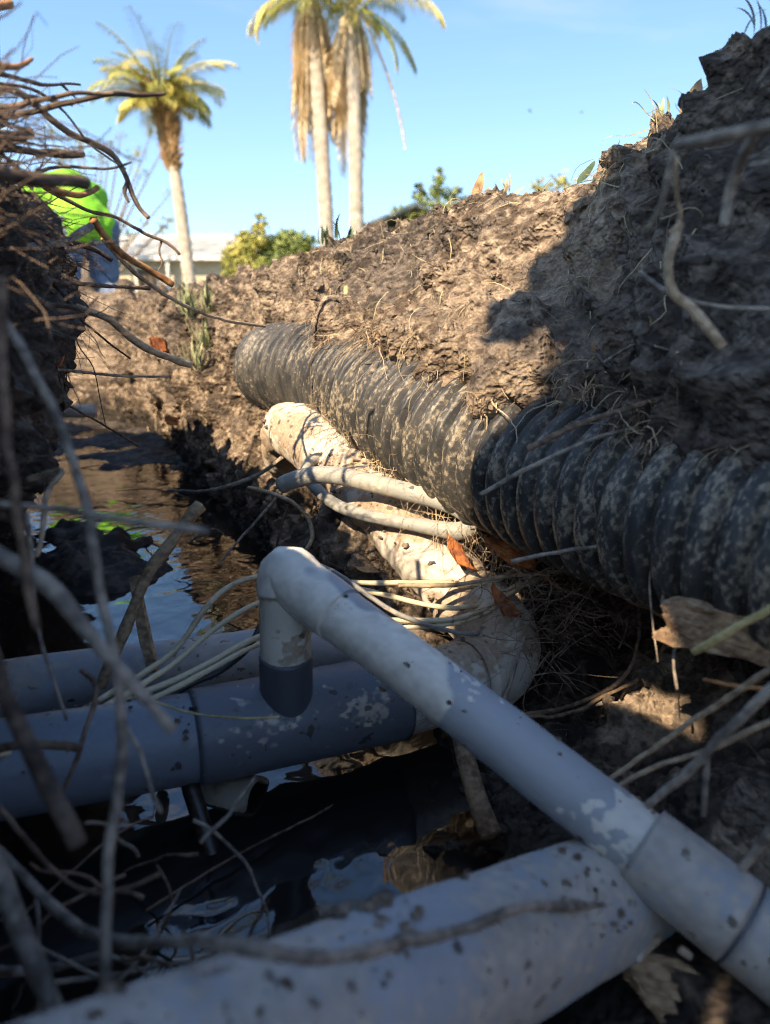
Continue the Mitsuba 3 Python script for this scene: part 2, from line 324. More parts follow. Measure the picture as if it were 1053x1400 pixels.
LEFT = [
 [(.3, -1.5, -.08), (.22, -1.5, 0), (.15, -1.5, .1), (.16, -1.5, .3), (.17, -1.5, .47), (.1, -1.55, .53), (-.2, -1.6, .53), (-1.4, -1.7, .44)],
 [(.02, -.6, -.08), (-.06, -.6, 0), (-.15, -.6, .1), (-.15, -.6, .3), (-.14, -.6, .47), (-.2, -.62, .525), (-.5, -.7, .53), (-1.5, -1, .44)],
 [(-.08, 0, -.08), (-.2, 0, 0), (-.30, 0, .1), (-.24, 0, .3), (-.19, 0, .46), (-.25, -.02, .525), (-.5, -.1, .54), (-1.6, -.2, .44)],
 [(-.18, .3, -.08), (-.36, .3, 0), (-.46, .32, .1), (-.31, .32, .3), (-.25, .33, .47), (-.275, .36, .555), (-.5, .3, .57), (-1.7, .3, .44)],
 [(-.26, .6, -.08), (-.48, .6, 0), (-.54, .62, .1), (-.37, .62, .3), (-.30, .61, .47), (-.325, .63, .57), (-.55, .6, .60), (-1.8, .7, .44)],
 [(-.42, 1.0, -.08), (-.60, 1.0, 0), (-.63, 1.0, .1), (-.50, 1.0, .3), (-.43, 1.0, .46), (-.44, 1.02, .545), (-.7, 1.05, .56), (-1.9, 1.1, .44)],
 [(-.62, 1.5, -.08), (-.80, 1.5, 0), (-.82, 1.5, .1), (-.72, 1.5, .3), (-.645, 1.5, .46), (-.65, 1.52, .525), (-.9, 1.6, .53), (-2, 1.7, .44)],
 [(-.95, 2.2, -.08), (-1.13, 2.2, 0), (-1.15, 2.2, .1), (-1.06, 2.18, .3), (-1.0, 2.17, .46), (-1.02, 2.15, .525), (-1.25, 2.1, .53), (-2.3, 2.0, .44)],
 [(-1.35, 2.68, -.08), (-1.5, 2.66, 0), (-1.52, 2.64, .1), (-1.45, 2.6, .3), (-1.42, 2.56, .46), (-1.44, 2.52, .525), (-1.55, 2.45, .53), (-2.4, 2.1, .44)],
 [(-2.6, 2.8, -.08), (-2.6, 2.75, 0), (-2.6, 2.73, .1), (-2.6, 2.7, .3), (-2.6, 2.68, .46), (-2.6, 2.64, .525), (-2.6, 2.6, .53), (-2.6, 2.3, .44)],
]
def dense(lo_hi, coarse, fine):
    """Sampler: fine steps between the given control indices, coarse outside."""
    def fn(t):
        a, b = t[lo_hi[0]], t[lo_hi[1]]
        return np.unique(np.concatenate([np.arange(0, a, coarse), np.arange(a, b, fine), np.arange(b, t[-1], coarse), [t[-1]]]))
    return fn
def bank(rows, su, sv, seed, flip, matname, name, label, fineu, finev, amp=1.0):
    Q = loft(rows, dense(su, .03, fineu), dense(sv, .03, finev)); n, m = Q.shape[:2]
    v, f = Q.reshape(-1, 3), grid_faces(n, m, flip)
    low = np.clip((v[:, 2] + .03) / .1, .12, 1)
    v = crumble(v, f, seed, amp, calm=low)
    e = np.vstack([f[:, [0, 1]], f[:, [1, 2]], f[:, [2, 0]]]); tgt = (fineu + finev) / 2
    for it in range(6):
        l = np.linalg.norm(v[e[:, 0]] - v[e[:, 1]], axis=1); cnt = np.bincount(e.ravel(), minlength=len(v)); mx = np.zeros(len(v)); np.maximum.at(mx, e[:, 0], l); np.maximum.at(mx, e[:, 1], l)
        av = np.stack([np.bincount(e[:, 0], v[e[:, 1], k], len(v)) + np.bincount(e[:, 1], v[e[:, 0], k], len(v)) for k in range(3)], 1) / cnt[:, None]
        w = np.clip((mx / tgt - 2.2) / 1.5, 0, .8)[:, None]; v = v * (1 - w) + av * w
    return v, f
rv, rf = bank(RIGHT, (3, 11), (1, 7), 3, False, 'soil', 'trench_bank', '', .0028, .0028)
lv, lf = bank(LEFT, (3, 7), (1, 6), 21, True, 'soil', 'trench_bank', '', .0042, .0042)
f0, f1 = A(680, 1295, .456), A(890, 1198, .605)                  # axis of the thick foreground pipe: the soil it lies in is pressed down along it
fd = (f1 - f0)[:2] / np.linalg.norm((f1 - f0)[:2]); fl = np.linalg.norm((f1 - f0)[:2])
ft = (rv[:, :2] - f0[:2]) @ fd / fl; fw = np.abs((rv[:, :2] - f0[:2]) @ np.array([-fd[1], fd[0]])); fz = f0[2] + (f1[2] - f0[2]) * ft
fm = np.clip((.115 - fw) / .05, 0, 1) * np.clip((1.3 - ft) / .3, 0, 1) * (ft > -3)
rv[:, 2] = np.where((rv[:, 2] < .22), rv[:, 2] - fm * np.maximum(rv[:, 2] - (fz - .012), 0), rv[:, 2])
RN, LN = normals(rv, rf), normals(lv, lf)
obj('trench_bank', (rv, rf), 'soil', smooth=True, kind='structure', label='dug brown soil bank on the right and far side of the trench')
obj('trench_bank', (lv, lf), 'soil', smooth=True, kind='structure', label='shaded soil bank full of roots on the left of the trench')

# ground sheet with a hole where the trench lies
hole = [(r[7][0] + .35, r[7][1] + .25) for r in RIGHT[1:9]] + [(r[7][0], r[7][1] + .4) for r in RIGHT[9:]] + [(r[6][0] - .3, r[6][1] - .02) for r in reversed(LEFT[:-1])]
poly = sg.Polygon([(-300, -300), (300, -300), (300, 300), (-300, 300)], [sg.Polygon(hole).buffer(0).exterior.coords])
gv, gf = trimesh.creation.triangulate_polygon(poly, engine='earcut')
obj('ground', (np.column_stack([gv, np.full(len(gv), .5)]), gf), 'lawn', kind='structure', label='flat lawn around the trench')
wx, wy = np.meshgrid(np.arange(-2.6, .5, .006), np.arange(-1.4, 3.4, .006), indexing='ij')
wp = np.stack([wx, wy, 0 * wx], -1).reshape(-1, 3)
rip = .0016 * (meshkit.fbm(wp * np.array([26, 26, 1]), 2, 3) - .5) + .0006 * (meshkit.fbm(wp * np.array([80, 80, 1]), 2, 8) - .5)
for (u0, v0, s0, k) in ((350, 1190, .70, 210.), (430, 1150, .72, 190.), (285, 1235, .66, 230.), (160, 1110, .78, 190.)):
    c = A(u0, v0, s0); d = np.hypot(wp[:, 0] - c[0], wp[:, 1] - c[1]); rip += .0005 * np.sin(d * k) * np.exp(-d / .045)
wp[:, 2] = rip + .022
obj('water', (wp, grid_faces(*wx.shape)), 'water', smooth=True, kind='structure', label='dark still water lying in the trench bottom')
mx, my = np.meshgrid(np.arange(-1.9, .3, .01), np.arange(-.6, 3.3, .01), indexing='ij'); mp = np.stack([mx, my, 0 * mx], -1).reshape(-1, 3)
mp[:, 2] = -.004 + .085 * (meshkit.fbm(mp * np.array([7, 7, 1]), 4, 12) - .5) - .03 * np.clip((mp[:, 1] - 1.3) / .3, 0, 1) + .062 * np.clip((mp[:, 1] - 1.75) / .5, 0, 1) + .012 * (meshkit.fbm(mp * 60, 3, 4) - .5)
for (x0, y0, r0, h0) in ((-.58, 1.30, .10, .06), (-.58, 1.48, .13, .075), (-.70, 1.60, .09, .06), (-.45, 1.33, .07, .04), (-.5, 1.25, .06, .03), (.03, .56, .12, -.05), (-.1, .56, .17, -.07), (-.25, .62, .12, -.05)): mp[:, 2] += h0 * np.exp(-((mp[:, 0] - x0) ** 2 + (mp[:, 1] - y0) ** 2) / r0 ** 2) * (.3 + 1.2 * meshkit.fbm(mp * 30, 3, 9))
obj('trench_floor', (mp, grid_faces(*mx.shape)), 'muck', smooth=True, kind='structure', label='black mud under the water, rising out of it in low islands')
ends = [bev(-.4, 1.5, -1.8, -1.45, -.1, .52, .03)]
obj('trench_bank', join(ends), 'soil', kind='structure', label='end wall of the trench')
# ---------------------------------------------------------------- the pipes
# corrugated drain pipe
cp = [(1.0, -.75, .28), (.70, -.05, .29), (.545, .26, .295), (.42, .46, .302), A(1053, 740, .63), A(880, 690, .74), A(760, 650, .85), A(640, 600, .985), A(535, 550, 1.19), A(462, 516, 1.38), A(404, 507, 1.52), (-.235, 1.66, .37), (-.235, 1.86, .36), (-.1, 2.08, .35)]
p = spline(cp, .0022); t, a, b = frames(p); n = len(p); SD = 90
ang = np.arange(SD) * 2 * np.pi / SD
L = np.concatenate([[0], np.cumsum(np.linalg.norm(np.diff(p, axis=0), axis=1))])
ph = (L / .0285) % 1
prof = np.clip((np.abs(ph - .5) - .26) / .13, 0, 1); prof = prof * prof * (3 - 2 * prof)      # 0 on the crest, 1 in the valley
crown = .0022 * np.clip(np.abs(ph - .5) / .27, 0, 1) ** 2
RC = .0955
dirs = np.cos(ang)[None, :, None] * a[:, None] + np.sin(ang)[None, :, None] * b[:, None]
q = p[:, None] + dirs * RC
caked = np.clip((.14 - q[..., 0]) / .1, 0, 1)                                                 # how much mud fills the valleys
m1 = meshkit.fbm(q * 22, 3, 2); m2 = meshkit.fbm(q * 90, 3, 6)
fill = np.clip((m1 - .46) * 5, 0, 1) * (.1 + .3 * caked)
rr = RC - .0105 * prof[:, None] * (1 - .7 * fill) - crown[:, None] + .0022 * np.clip(m2 - .45, 0, 1) * 2 * (.25 + caked) + .003 * (m1 - .5)
v, f = sweep(p, rr, SD, cap=False)
obj('corrugated_drain_pipe', (v, f), 'hdpe', smooth=True, label='wide black corrugated drain pipe caked with pale mud along the right bank', cat='pipe')

# glued pvc run
PV = thing('plastic_pipe', 'grey and cream plastic pipe run with a tee, upright elbow and long slanting branch', 'pipe')
def lumpy(pts, r, sides, step, amp, f, seed, ends=True, inner=None):
    p = spline(pts, step); t, a, b = frames(p); an = np.arange(sides) * 2 * np.pi / sides
    d = np.cos(an)[None, :, None] * a[:, None] + np.sin(an)[None, :, None] * b[:, None]
    q = p[:, None] + d * r
    rr = r + amp * 2 * (meshkit.fbm(q * f, 3, seed) - .5) + amp * .5 * (meshkit.fbm(q * f * 5, 2, seed + 1) - .5)
    return sweep(p, rr, sides, ends, inner=inner)
R1 = .0435
g0, g1, g2, g3 = A(-420, 1120, .56), A(272, 1007, .735), A(545, 952, .815), A(640, 927, .862)
def lerp(a, b, t): return np.asarray(a) * (1 - t) + np.asarray(b) * t
obj('pipe', lumpy([g0, lerp(g0, g1, .5), g1], R1, 56, .012, .0003, 30, 3), 'pvc_grey', PV, True)
obj('tee', lumpy([lerp(g0, g1, .985), lerp(g1, g2, .5), g2], R1 + .0032, 56, .006, .0006, 30, 4), 'pvc_tee', PV, True)
obj('pipe', lumpy([lerp(g1, g2, .95), g3], R1, 56, .006, .001, 40, 5), 'pvc_white', PV, True)
w = [g3, A(668, 915, .885), A(684, 885, .905), A(668, 850, .935), A(640, 820, .965)]
obj('elbow', lumpy(w, R1 + .0045, 56, .005, .0016, 30, 6), 'pvc_white', PV, True)
far = [A(640, 822, .965), A(600, 780, .995), A(548, 722, 1.05), A(486, 660, 1.15), A(425, 603, 1.28), A(395, 585, 1.36), (-.20, 1.5, .2), (-.2, 1.7, .16)]
k = obj('pipe', lumpy(far, R1 + .002, 56, .004, .0062, 26, 7), 'pvc_white', PV, True)
obj('collar', lumpy([A(455, 632, 1.215), A(425, 603, 1.28), A(405, 590, 1.33)], R1 + .0075, 56, .005, .003, 24, 9), 'pvc_white', PV, True)
# tee outlet, riser, elbow, branch
base = A(392, 975, .752); o1 = A(391, 893, .727); e0 = A(390, 812, .715)
obj('outlet', lumpy([base, lerp(base, o1, .5), o1], .0262, 40, .004, .0003, 40, 10), 'pvc_dark', PV, True)
obj('riser', lumpy([lerp(base, o1, .8), o1, lerp(o1, e0, .6), e0], .0248, 40, .004, .0012, 40, 11), 'pvc_cream', PV, True)
bA, bB = A(392, 779, .712), A(884, 1162, .525)
dirb = (bB - bA) / np.linalg.norm(bB - bA)
cor = A(390, 783, .713)
el = [e0, lerp(e0, cor, .55), cor + np.array([.004, -.002, .0]), cor + dirb * .022, cor + dirb * .05, cor + dirb * .075]
obj('elbow', lumpy(el, .0272, 44, .003, .0016, 36, 12), 'pvc_branch', PV, True)
br = [cor + dirb * .06, lerp(bA, bB, .5), bB + dirb * .02]
obj('branch', lumpy(br, .0248, 48, .005, .0010, 34, 13), 'pvc_branch', PV, True)
cB = bB + dirb * .068
obj('coupling', lumpy([bB - dirb * .004, lerp(bB, cB, .5), cB], .0298, 52, .004, .0003, 40, 14), 'pvc_dusty', PV, True)
obj('ring', lumpy([cB - dirb * .0035, cB, cB + dirb * .0035], .0288, 52, .0015, .0001, 40, 15), 'pvc_dark', PV, True)
cE = cB + dirb * .20
obj('coupling', lumpy([cB + dirb * .003, lerp(cB, cE, .5), cE], .0298, 52, .005, .0003, 40, 16), 'pvc_dusty', PV, True)

obj('conduit', lumpy([A(-380, 1040, .80), A(0, 946, .92), A(240, 915, .965), A(490, 876, 1.03), A(640, 850, 1.12)], .0385, 52, .01, .0008, 30, 17), 'pvc_dusty', smooth=True,
    label='pale dusty grey pipe half sunk in water behind the tee pipe', cat='pipe')
FP = [lerp(f0, f1, k) for k in (-2.1, -1, 0, .6, .97)]
obj('conduit', lumpy(FP, .0435, 60, .008, .0009, 30, 18), 'pvc_dusty', smooth=40,
    label='thick grey pipe spotted with mud across the foreground', cat='pipe')
obj('pipe_stub', lumpy([A(280, 1089, .775), A(318, 1094, .765), A(353, 1099, .755)], .0275, 40, .003, .0022, 60, 19, inner=.0045), 'pvc_soiled', smooth=45,
    label='short cream pipe stub with an open broken end under the tee pipe', cat='pipe')

# flexible tube bent in a loop, wires
loop = [A(386, 663, 1.075), A(405, 655, 1.06), A(440, 649, 1.045), A(485, 655, 1.02), A(540, 668, .992), A(592, 681, .965), A(628, 695, .945), A(646, 712, .937), A(636, 724, .94), A(606, 724, .95), A(560, 716, .97), A(503, 705, 1.005), A(458, 689, 1.05), A(430, 665, 1.10), A(418, 643, 1.14), A(436, 625, 1.175), A(474, 621, 1.19)]
pl = spline(loop, .004); tt = np.linspace(0, 1, len(pl))
rr = .0125 * (1 - .3 * np.clip((tt - .42) / .12, 0, 1))
obj('flexible_tube', sweep(pl, rr, 20, True, .05, 3), 'poly_tube', smooth=True, label='grey flexible tube bent into a loop over the white pipe', cat='tube')
WI = [
 ('wire_cream', 8, [(-30, 1020, .62), (60, 1000, .68), (150, 948, .74), (235, 893, .80), (268, 850, .81), (300, 812, .83), (352, 788, .86), (420, 790, .9), (505, 797, .885), (600, 797, .90), (655, 800, .92), (720, 770, .95)], 'cream wire rising highest in its bundle behind the upright elbow'),
 ('wire_cream', 8, [(-30, 1025, .61), (70, 1004, .67), (180, 945, .72), (240, 905, .77), (300, 855, .80), (350, 826, .83), (430, 800, .9), (520, 812, .9), (600, 830, .89), (655, 826, .90), (712, 797, .93)], 'second cream wire of the bundle, bowed below the highest one'),
 ('wire_cream', 8, [(-30, 1032, .60), (50, 1012, .66), (140, 968, .71), (250, 925, .74), (360, 868, .80), (450, 850, .86), (560, 848, .86), (640, 842, .87), (700, 808, .91), (740, 790, .94)], 'third cream wire of the bundle, nearly straight along the pale pipe'),
 ('wire_cream', 7, [(-30, 1036, .60), (60, 1018, .655), (170, 972, .70), (270, 925, .73), (360, 878, .79), (460, 858, .86), (580, 857, .86), (660, 840, .88), (708, 804, .91)], 'lowest cream wire of the bundle lying over the tee pipe'),
 ('wire_black', 8, [(200, 985, .70), (250, 942, .745), (300, 918, .76), (340, 885, .79), (356, 855, .81)], 'short black wire below the cream wires left of the upright elbow'),
 ('wire_grey', 7, [(425, 768, .92), (470, 790, .88), (520, 825, .86), (570, 850, .855), (640, 866, .86), (665, 860, .89)], 'thin grey wire crossing over the branch pipe behind the elbow'),
]
for m, w, pts, lab in WI:
    obj('wire', root_mesh([A(*q) for q in pts], PX(w, .8), PX(w, .8), 3, .3, 10, .006, .02), m, smooth=True, label=lab, cat='wire')
# ---------------------------------------------------------------- far setting: house, palms, bushes, trees
G = .5
def gable(x0, x1, y0, y1, z0, z1, ov=.5, th=.12):
    ym = (y0 + y1) / 2; f = np.array([[x0, y0, z0], [x1, y0, z0], [x1, ym, z1], [x0, ym, z1], [x1, y1, z0], [x0, y1, z0]])
    v = np.vstack([f, f + [0, 0, th]])
    q = np.array([[0, 1, 2, 3], [3, 2, 4, 5], [6, 9, 8, 7], [9, 11, 10, 8], [0, 6, 7, 1], [5, 4, 10, 11], [1, 7, 8, 2], [2, 8, 10, 4], [0, 3, 9, 6], [3, 5, 11, 9]])
    return v, q
mat('stucco', bark((.50, .42, .30), (.62, .53, .40), 4), .9); mat('shingle', bark((.22, .235, .235), (.33, .345, .34), 12), .9)
mat('white_trim', (.72, .71, .68), .6); mat('dark_door', (.10, .075, .05), .5); mat('pane', (.03, .035, .04), .08, specular=.6)
def house(label, x0, x1, y0, y1, wall, ridge, doors, turn=False):
    h = thing('house', label, 'house')
    def put(name, m, mt, par):
        return obj(name, (np.asarray(m[0])[:, [1, 0, 2]], np.asarray(m[1])[:, ::-1]) if turn else m, mt, par, False)
    put('wall', bev(x0, x1, y0, y1, G, G + wall, .02), 'stucco', h)
    put('roof', gable(x0 - .7, x1 + .55, y0 - .7, y1 + .7, G + wall - .05, G + ridge), 'shingle', h)
    put('fascia', bev(x0 - .72, x1 + .57, y0 - .76, y0 - .705, G + wall - .16, G + wall + .09, .01), 'white_trim', h)
    for (kind, a, b, c, d) in doors:
        k = put(kind, bev(a, b, y0 - .03, y0 + .05, G + c, G + d, .008), 'dark_door' if kind == 'door' else 'pane', h)
        fr = join([bev(a - .09, a - .003, y0 - .06, y0 + .04, G + c, G + d + .09, .006), bev(b + .003, b + .09, y0 - .06, y0 + .04, G + c, G + d + .09, .006), bev(a - .002, b + .002, y0 - .06, y0 + .04, G + d + .003, G + d + .09, .006)])
        put('frame', fr, 'white_trim', k)
    put('post', bev(x1 - 3.3, x1 - 3.12, y0 - .62, y0 - .44, G, G + wall - .15, .01), 'white_trim', h)
    return h
house('beige single storey house with a pale grey roof beyond the far end of the trench', -24, -9.4, 46, 55, 2.75, 4.35, [('door', -14.6, -13.4, 0, 2.15), ('window', -19.5, -17.6, .9, 2.1)])
house('grey roofed house mostly hidden by the crest of the right bank', 29.5, 41, -.05, 2.3, 2.85, 3.5, [('window', 33, 34.6, .9, 2.1)], True)

mat('palm_trunk', bark((.24, .21, .17), (.44, .40, .34), 7), .9)
mat('frond_green', bark((.18, .22, .045), (.40, .40, .10), 3), .6); mat('frond_yellow', bark((.46, .41, .08), (.72, .62, .18), 3), .6)
mat('frond_dead', bark((.50, .38, .22), (.78, .68, .50), 3), .8); mat('frond_stalk', bark((.20, .12, .05), (.38, .24, .11), 5), .8)
def frond(az, el, L, droop, r, nl=34, ll=.55, hang=.5, lw=.017):
    """A feather leaf of a palm: arching rachis with two rows of leaflets, base at the origin."""
    n = 14; t = np.linspace(0, 1, n); e = np.radians(el) - np.radians(droop) * t ** 1.3
    ds = L / n; x = np.cumsum(np.cos(e)) * ds; z = np.cumsum(np.sin(e)) * ds
    d = np.array([math.cos(az), math.sin(az), 0]); side = np.array([-d[1], d[0], 0])
    P = x[:, None] * d + z[:, None] * np.array([0, 0, 1.0])
    ms = [sweep(P, np.linspace(.035, .008, n), 5)]
    v, f = [], []
    for k in range(nl):
        u = .12 + .88 * (k + r.random() * .6) / nl; i = min(int(u * (n - 1)), n - 2); c = P[i] * (1 - (u * (n - 1) - i)) + P[i + 1] * (u * (n - 1) - i)
        tg = P[i + 1] - P[i]; tg /= np.linalg.norm(tg); l = ll * (.35 + .65 * math.sin(math.pi * min(1, u * .85 + .12))) * (.8 + .4 * r.random())
        for s in (-1, 1):
            dr_ = side * s * (.75 + .3 * r.random()) + tg * .65 + np.array([0, 0, -hang * (.6 + .8 * r.random())]); dr_ /= np.linalg.norm(dr_)
            wv = np.cross(dr_, [0, 0, 1.0]); wv = wv / (np.linalg.norm(wv) + 1e-9) * lw
            tip = c + dr_ * l + np.array([0, 0, -.18 * l * hang]); mid = c + dr_ * l * .5
            o = len(v); v += [c, mid + wv, mid - wv, tip]; f += [[o, o + 1, o + 2], [o + 1, o + 3, o + 2]]
    ms.append((np.array(v), np.array(f)))
    return join(ms)
def palm(base, top, r0, r1, label, spec, seed, stalks=0):
    r = np.random.default_rng(seed); k = thing('palm_tree', label, 'palm tree', 'palm trees on the lawn'); base, top = np.array(base), np.array(top)
    p = spline([base, lerp(base, top, .5) + [.05, 0, 0], top], .12); tt = np.linspace(0, 1, len(p))
    rr = r0 + (r1 - r0) * tt + .012 * np.sin(np.arange(len(p)) * 2.1)
    obj('trunk', sweep(p, rr, 16, True, .06, seed), 'palm_trunk', k)
    for cnt, m, el, dr_, L, ll, hang, azr in spec:
        for i in range(cnt):
            az = azr[0] + (azr[1] - azr[0]) * (i + .5 * r.random()) / cnt
            e = el[0] + (el[1] - el[0]) * r.random()
            ro = .04 if m == 'frond_dead' else .06
            v, f = frond(az, e, L * (.75 + .5 * r.random()), dr_ * (.75 + .5 * r.random()), r, 34, ll, hang, .032 if m == 'frond_dead' else .017)
            c = top + np.array([math.cos(az) * (r1 + ro), math.sin(az) * (r1 + ro), -.25 * r.random()])
            obj('frond', (v + c, f), m, k, False)
    if stalks:
        ms = []
        for i in range(stalks):
            az = r.random() * 6.283; h = r.random() * 2.3; c = lerp(top, base, h / np.linalg.norm(top - base)) + [math.cos(az) * (r1 + .02), math.sin(az) * (r1 + .02), 0]
            L = (.25 + .5 * r.random()) * (1.15 - h * .35); e = np.array([math.cos(az) * .36, math.sin(az) * .36, .85])
            ms.append(sweep(np.array([c, c + e * L * .5, c + (e + [math.cos(az) * .3, math.sin(az) * .3, -.1]) * L]), [.05, .035, .012], 5))
        obj('leaf_base', join(ms), 'frond_stalk', k, kind='stuff')
    return k
TAU = 6.2832
b1 = A(262, 400, 22); b1[2] = G; t1 = A(222, 128, 22)
palm(b1, t1, .20, .15, 'short palm tree with shaggy orange trunk top and a yellow green crown before the house',
     [(12, 'frond_green', (52, 88), 62, 2.1, .5, .35, (0, TAU)), (16, 'frond_yellow', (30, 65), 80, 2.0, .5, .45, (0.3, TAU + .3)), (12, 'frond_green', (15, 40), 80, 1.7, .5, .6, (0, TAU)), (9, 'frond_yellow', (0, 30), 60, 1.3, .45, .7, (.2, TAU)), (8, 'frond_dead', (20, 60), 40, .8, .35, .5, (.2, TAU))], 5, 420)
b2 = A(451, 372, 20.5); b2[2] = G; t2 = A(424, -8, 20.5)
palm(b2, t2, .205, .185, 'left one of the two tall palms, hung with a skirt of dead fronds',
     [(12, 'frond_yellow', (0, 50), 100, 2.3, .55, .8, (0, TAU)), (12, 'frond_green', (35, 80), 85, 2.6, .55, .6, (.3, TAU)), (26, 'frond_dead', (-89, -80), 7, 3.3, .5, .12, (0, TAU)), (14, 'frond_dead', (-84, -74), 9, 2.2, .5, .12, (0, TAU))], 6)
b3 = A(488, 372, 20.0); b3[2] = G; t3 = A(479, 8, 20.0)
palm(b3, t3, .20, .165, 'right one of the two tall palms, with one arched frond reaching right',
     [(9, 'frond_green', (10, 60), 95, 2.4, .55, .7, (.6, TAU - .6)), (10, 'frond_yellow', (40, 82), 85, 2.6, .55, .6, (.3, TAU)), (22, 'frond_dead', (-89, -80), 7, 3.2, .5, .12, (0, TAU)), (12, 'frond_dead', (-84, -74), 9, 2.2, .5, .12, (0, TAU)), (1, 'frond_yellow', (33, 34), 92, 2.7, .6, .85, (-.1, .1)), (1, 'frond_dead', (-62, -60), 26, 3.0, .36, .15, (-.1, .1)), (2, 'frond_green', (-25, -15), 55, 1.9, .5, .6, (-.3, .3))], 8)
mat('leafage', bark((.06, .09, .02), (.20, .25, .055), 2.2), .6); mat('leafage_pale', bark((.12, .15, .05), (.32, .32, .12), 2.2), .6)
mat('leafage_yellow', bark((.16, .18, .03), (.40, .36, .08), 2), .6); mat('tree_bark', bark((.10, .08, .06), (.25, .2, .16), 10), .9)
def cloud(centres, radii, per, size, r, flat=.8):
    v, f = [], []
    for c, R in zip(centres, radii):
        k = int(per * R ** 2); d = r.normal(size=(k, 3)); d /= np.linalg.norm(d, axis=1, keepdims=True)
        P = np.array(c) + d * (R * (r.random((k, 1)) ** .4)) * [1, 1, flat]
        a = r.normal(size=(k, 3)); a /= np.linalg.norm(a, axis=1, keepdims=True); b = np.cross(a, d + .3 * r.normal(size=(k, 3))); b /= np.linalg.norm(b, axis=1, keepdims=True)
        s = size * (.6 + .8 * r.random((k, 1))); o = len(v) * 0
        v.append(np.stack([P - a * s, P + b * s * .45, P + a * s, P - b * s * .45], 1).reshape(-1, 3))
    V = np.vstack(v); q = np.arange(len(V)).reshape(-1, 4)
    return V, q
def bush(name, label, cat, lumpsl, per, size, m, trunk, seed):
    r = np.random.default_rng(seed); k = thing(name, label, cat)
    obj('crown', cloud([l[:3] for l in lumpsl], [l[3] for l in lumpsl], per, size, r), m, k, False)
    ms = []
    for l in lumpsl:
        c = np.array(l[:3]); p = spline([trunk, lerp(trunk, c, .5) + r.normal(0, .12, 3), c], .2); ms.append(sweep(p, np.linspace(.09, .03, len(p)), 6))
    obj('trunk', join(ms), 'tree_bark', k)
    return k
def ub(u, v, s, R): return (*A(u, v, s), R)
B = A(375, 400, 34); B[2] = G
bush('bush', 'round dark green bush right of the house roof', 'bush', [ub(385, 345, 34, 1.1), ub(405, 350, 34, .95), ub(365, 352, 34, 1.0), ub(395, 375, 34, 1.3), ub(425, 360, 34, .7), ub(350, 375, 34, .9), ub(376, 372, 33.4, 1.1), ub(412, 335, 34, .8), ub(395, 328, 34, .7)], 620, .14, 'leafage', B, 3)
B = A(330, 400, 33); B[2] = G
bush('bush', 'yellowish loose bush with a tall tip next to the round dark green bush', 'bush', [ub(330, 350, 33, .75), ub(318, 358, 33, .6), ub(345, 335, 33, .55), ub(356, 312, 33, .42), ub(356, 297, 33, .25), ub(335, 325, 33, .42), ub(325, 378, 33, .8), ub(343, 365, 33, .7), ub(340, 330, 33, .6), ub(322, 345, 33, .6), ub(357, 330, 33, .5)], 520, .13, 'leafage_yellow', B, 4)
B = A(600, 400, 30); B[2] = G
bush('tree', 'young light green tree with pointed shoots behind the bank crest', 'tree', [ub(600, 262, 30, .5), ub(600, 245, 30, .3), ub(603, 232, 30, .18), ub(575, 270, 30, .42), ub(574, 255, 30, .22), ub(622, 265, 30, .4), ub(560, 292, 30, .5), ub(545, 290, 30, .35), ub(590, 290, 30, .7), ub(620, 290, 30, .7), ub(640, 275, 30, .35)], 520, .12, 'leafage', B, 5)
B = A(560, 420, 27); B[2] = G
bush('bush', 'low yellow green bush in front of the young tree', 'bush', [ub(560, 305, 27, .5), ub(590, 300, 27, .55), ub(620, 298, 27, .5), ub(770, 250, 27, .6), ub(740, 258, 27, .5)], 260, .11, 'leafage_yellow', B, 6)
B = A(120, 420, 40); B[2] = G
r_ = np.random.default_rng(44)
bush('tree', 'pale wispy tree standing behind the short palm', 'tree', [ub(r_.uniform(60, 235), r_.uniform(165, 320), 40, r_.uniform(.25, .7)) for _ in range(26)], 95, .12, 'leafage_pale', B, 7)
# big tree to the right, out of the picture but for a sprig; its boughs hang over and mirror in the water
r_ = np.random.default_rng(12); OT = thing('overhanging_tree', 'tree whose leafy sprig hangs into view at the top edge, right of centre', 'tree')
tb = np.array([7.2, 9.5, G]); bo = [np.array([x, y, z]) for x, y, z in ((3.5, 8, 6.6), (1.2, 7.2, 6.6), (-.4, 6.7, 6.4), (-1.4, 6.9, 6.8), (4.6, 8.6, 8), (2, 8.5, 8.2), (-2.2, 7.5, 7.4))]
ms = [sweep(spline([tb, tb + [-.1, -.1, 2.5], (6.2, 9.2, 5.2)], .3), .24, 12, True, .1)]
for c in bo: ms.append(sweep(q := spline([(6.2, 9.2, 5.0), lerp((6.2, 9.2, 5.2), c, .5) + [0, 0, .5], c], .25), np.linspace(.1, .02, len(q)), 7, True, .1))
spr = A(832, -14, 6.2); ms.append(sweep(q := spline([(3.5, 8, 6.4), (2.4, 7, 4.4), spr + [.05, .1, .35], spr], .12), np.linspace(.025, .006, len(q)), 6))
obj('trunk', join(ms), 'tree_bark', OT)
obj('crown', cloud([c + r_.normal(0, .5, 3) * [1, 1, .5] for c in bo for _ in range(4)], [r_.uniform(.25, .6) for _ in range(28)], 230, .05, r_), 'leafage', OT, False)
obj('sprig', cloud([spr + [0, 0, .05], spr + [-.06, 0, .03], spr + [.08, 0, .05]], [.07, .05, .05], 5200, .022, r_), 'leafage', OT, False)
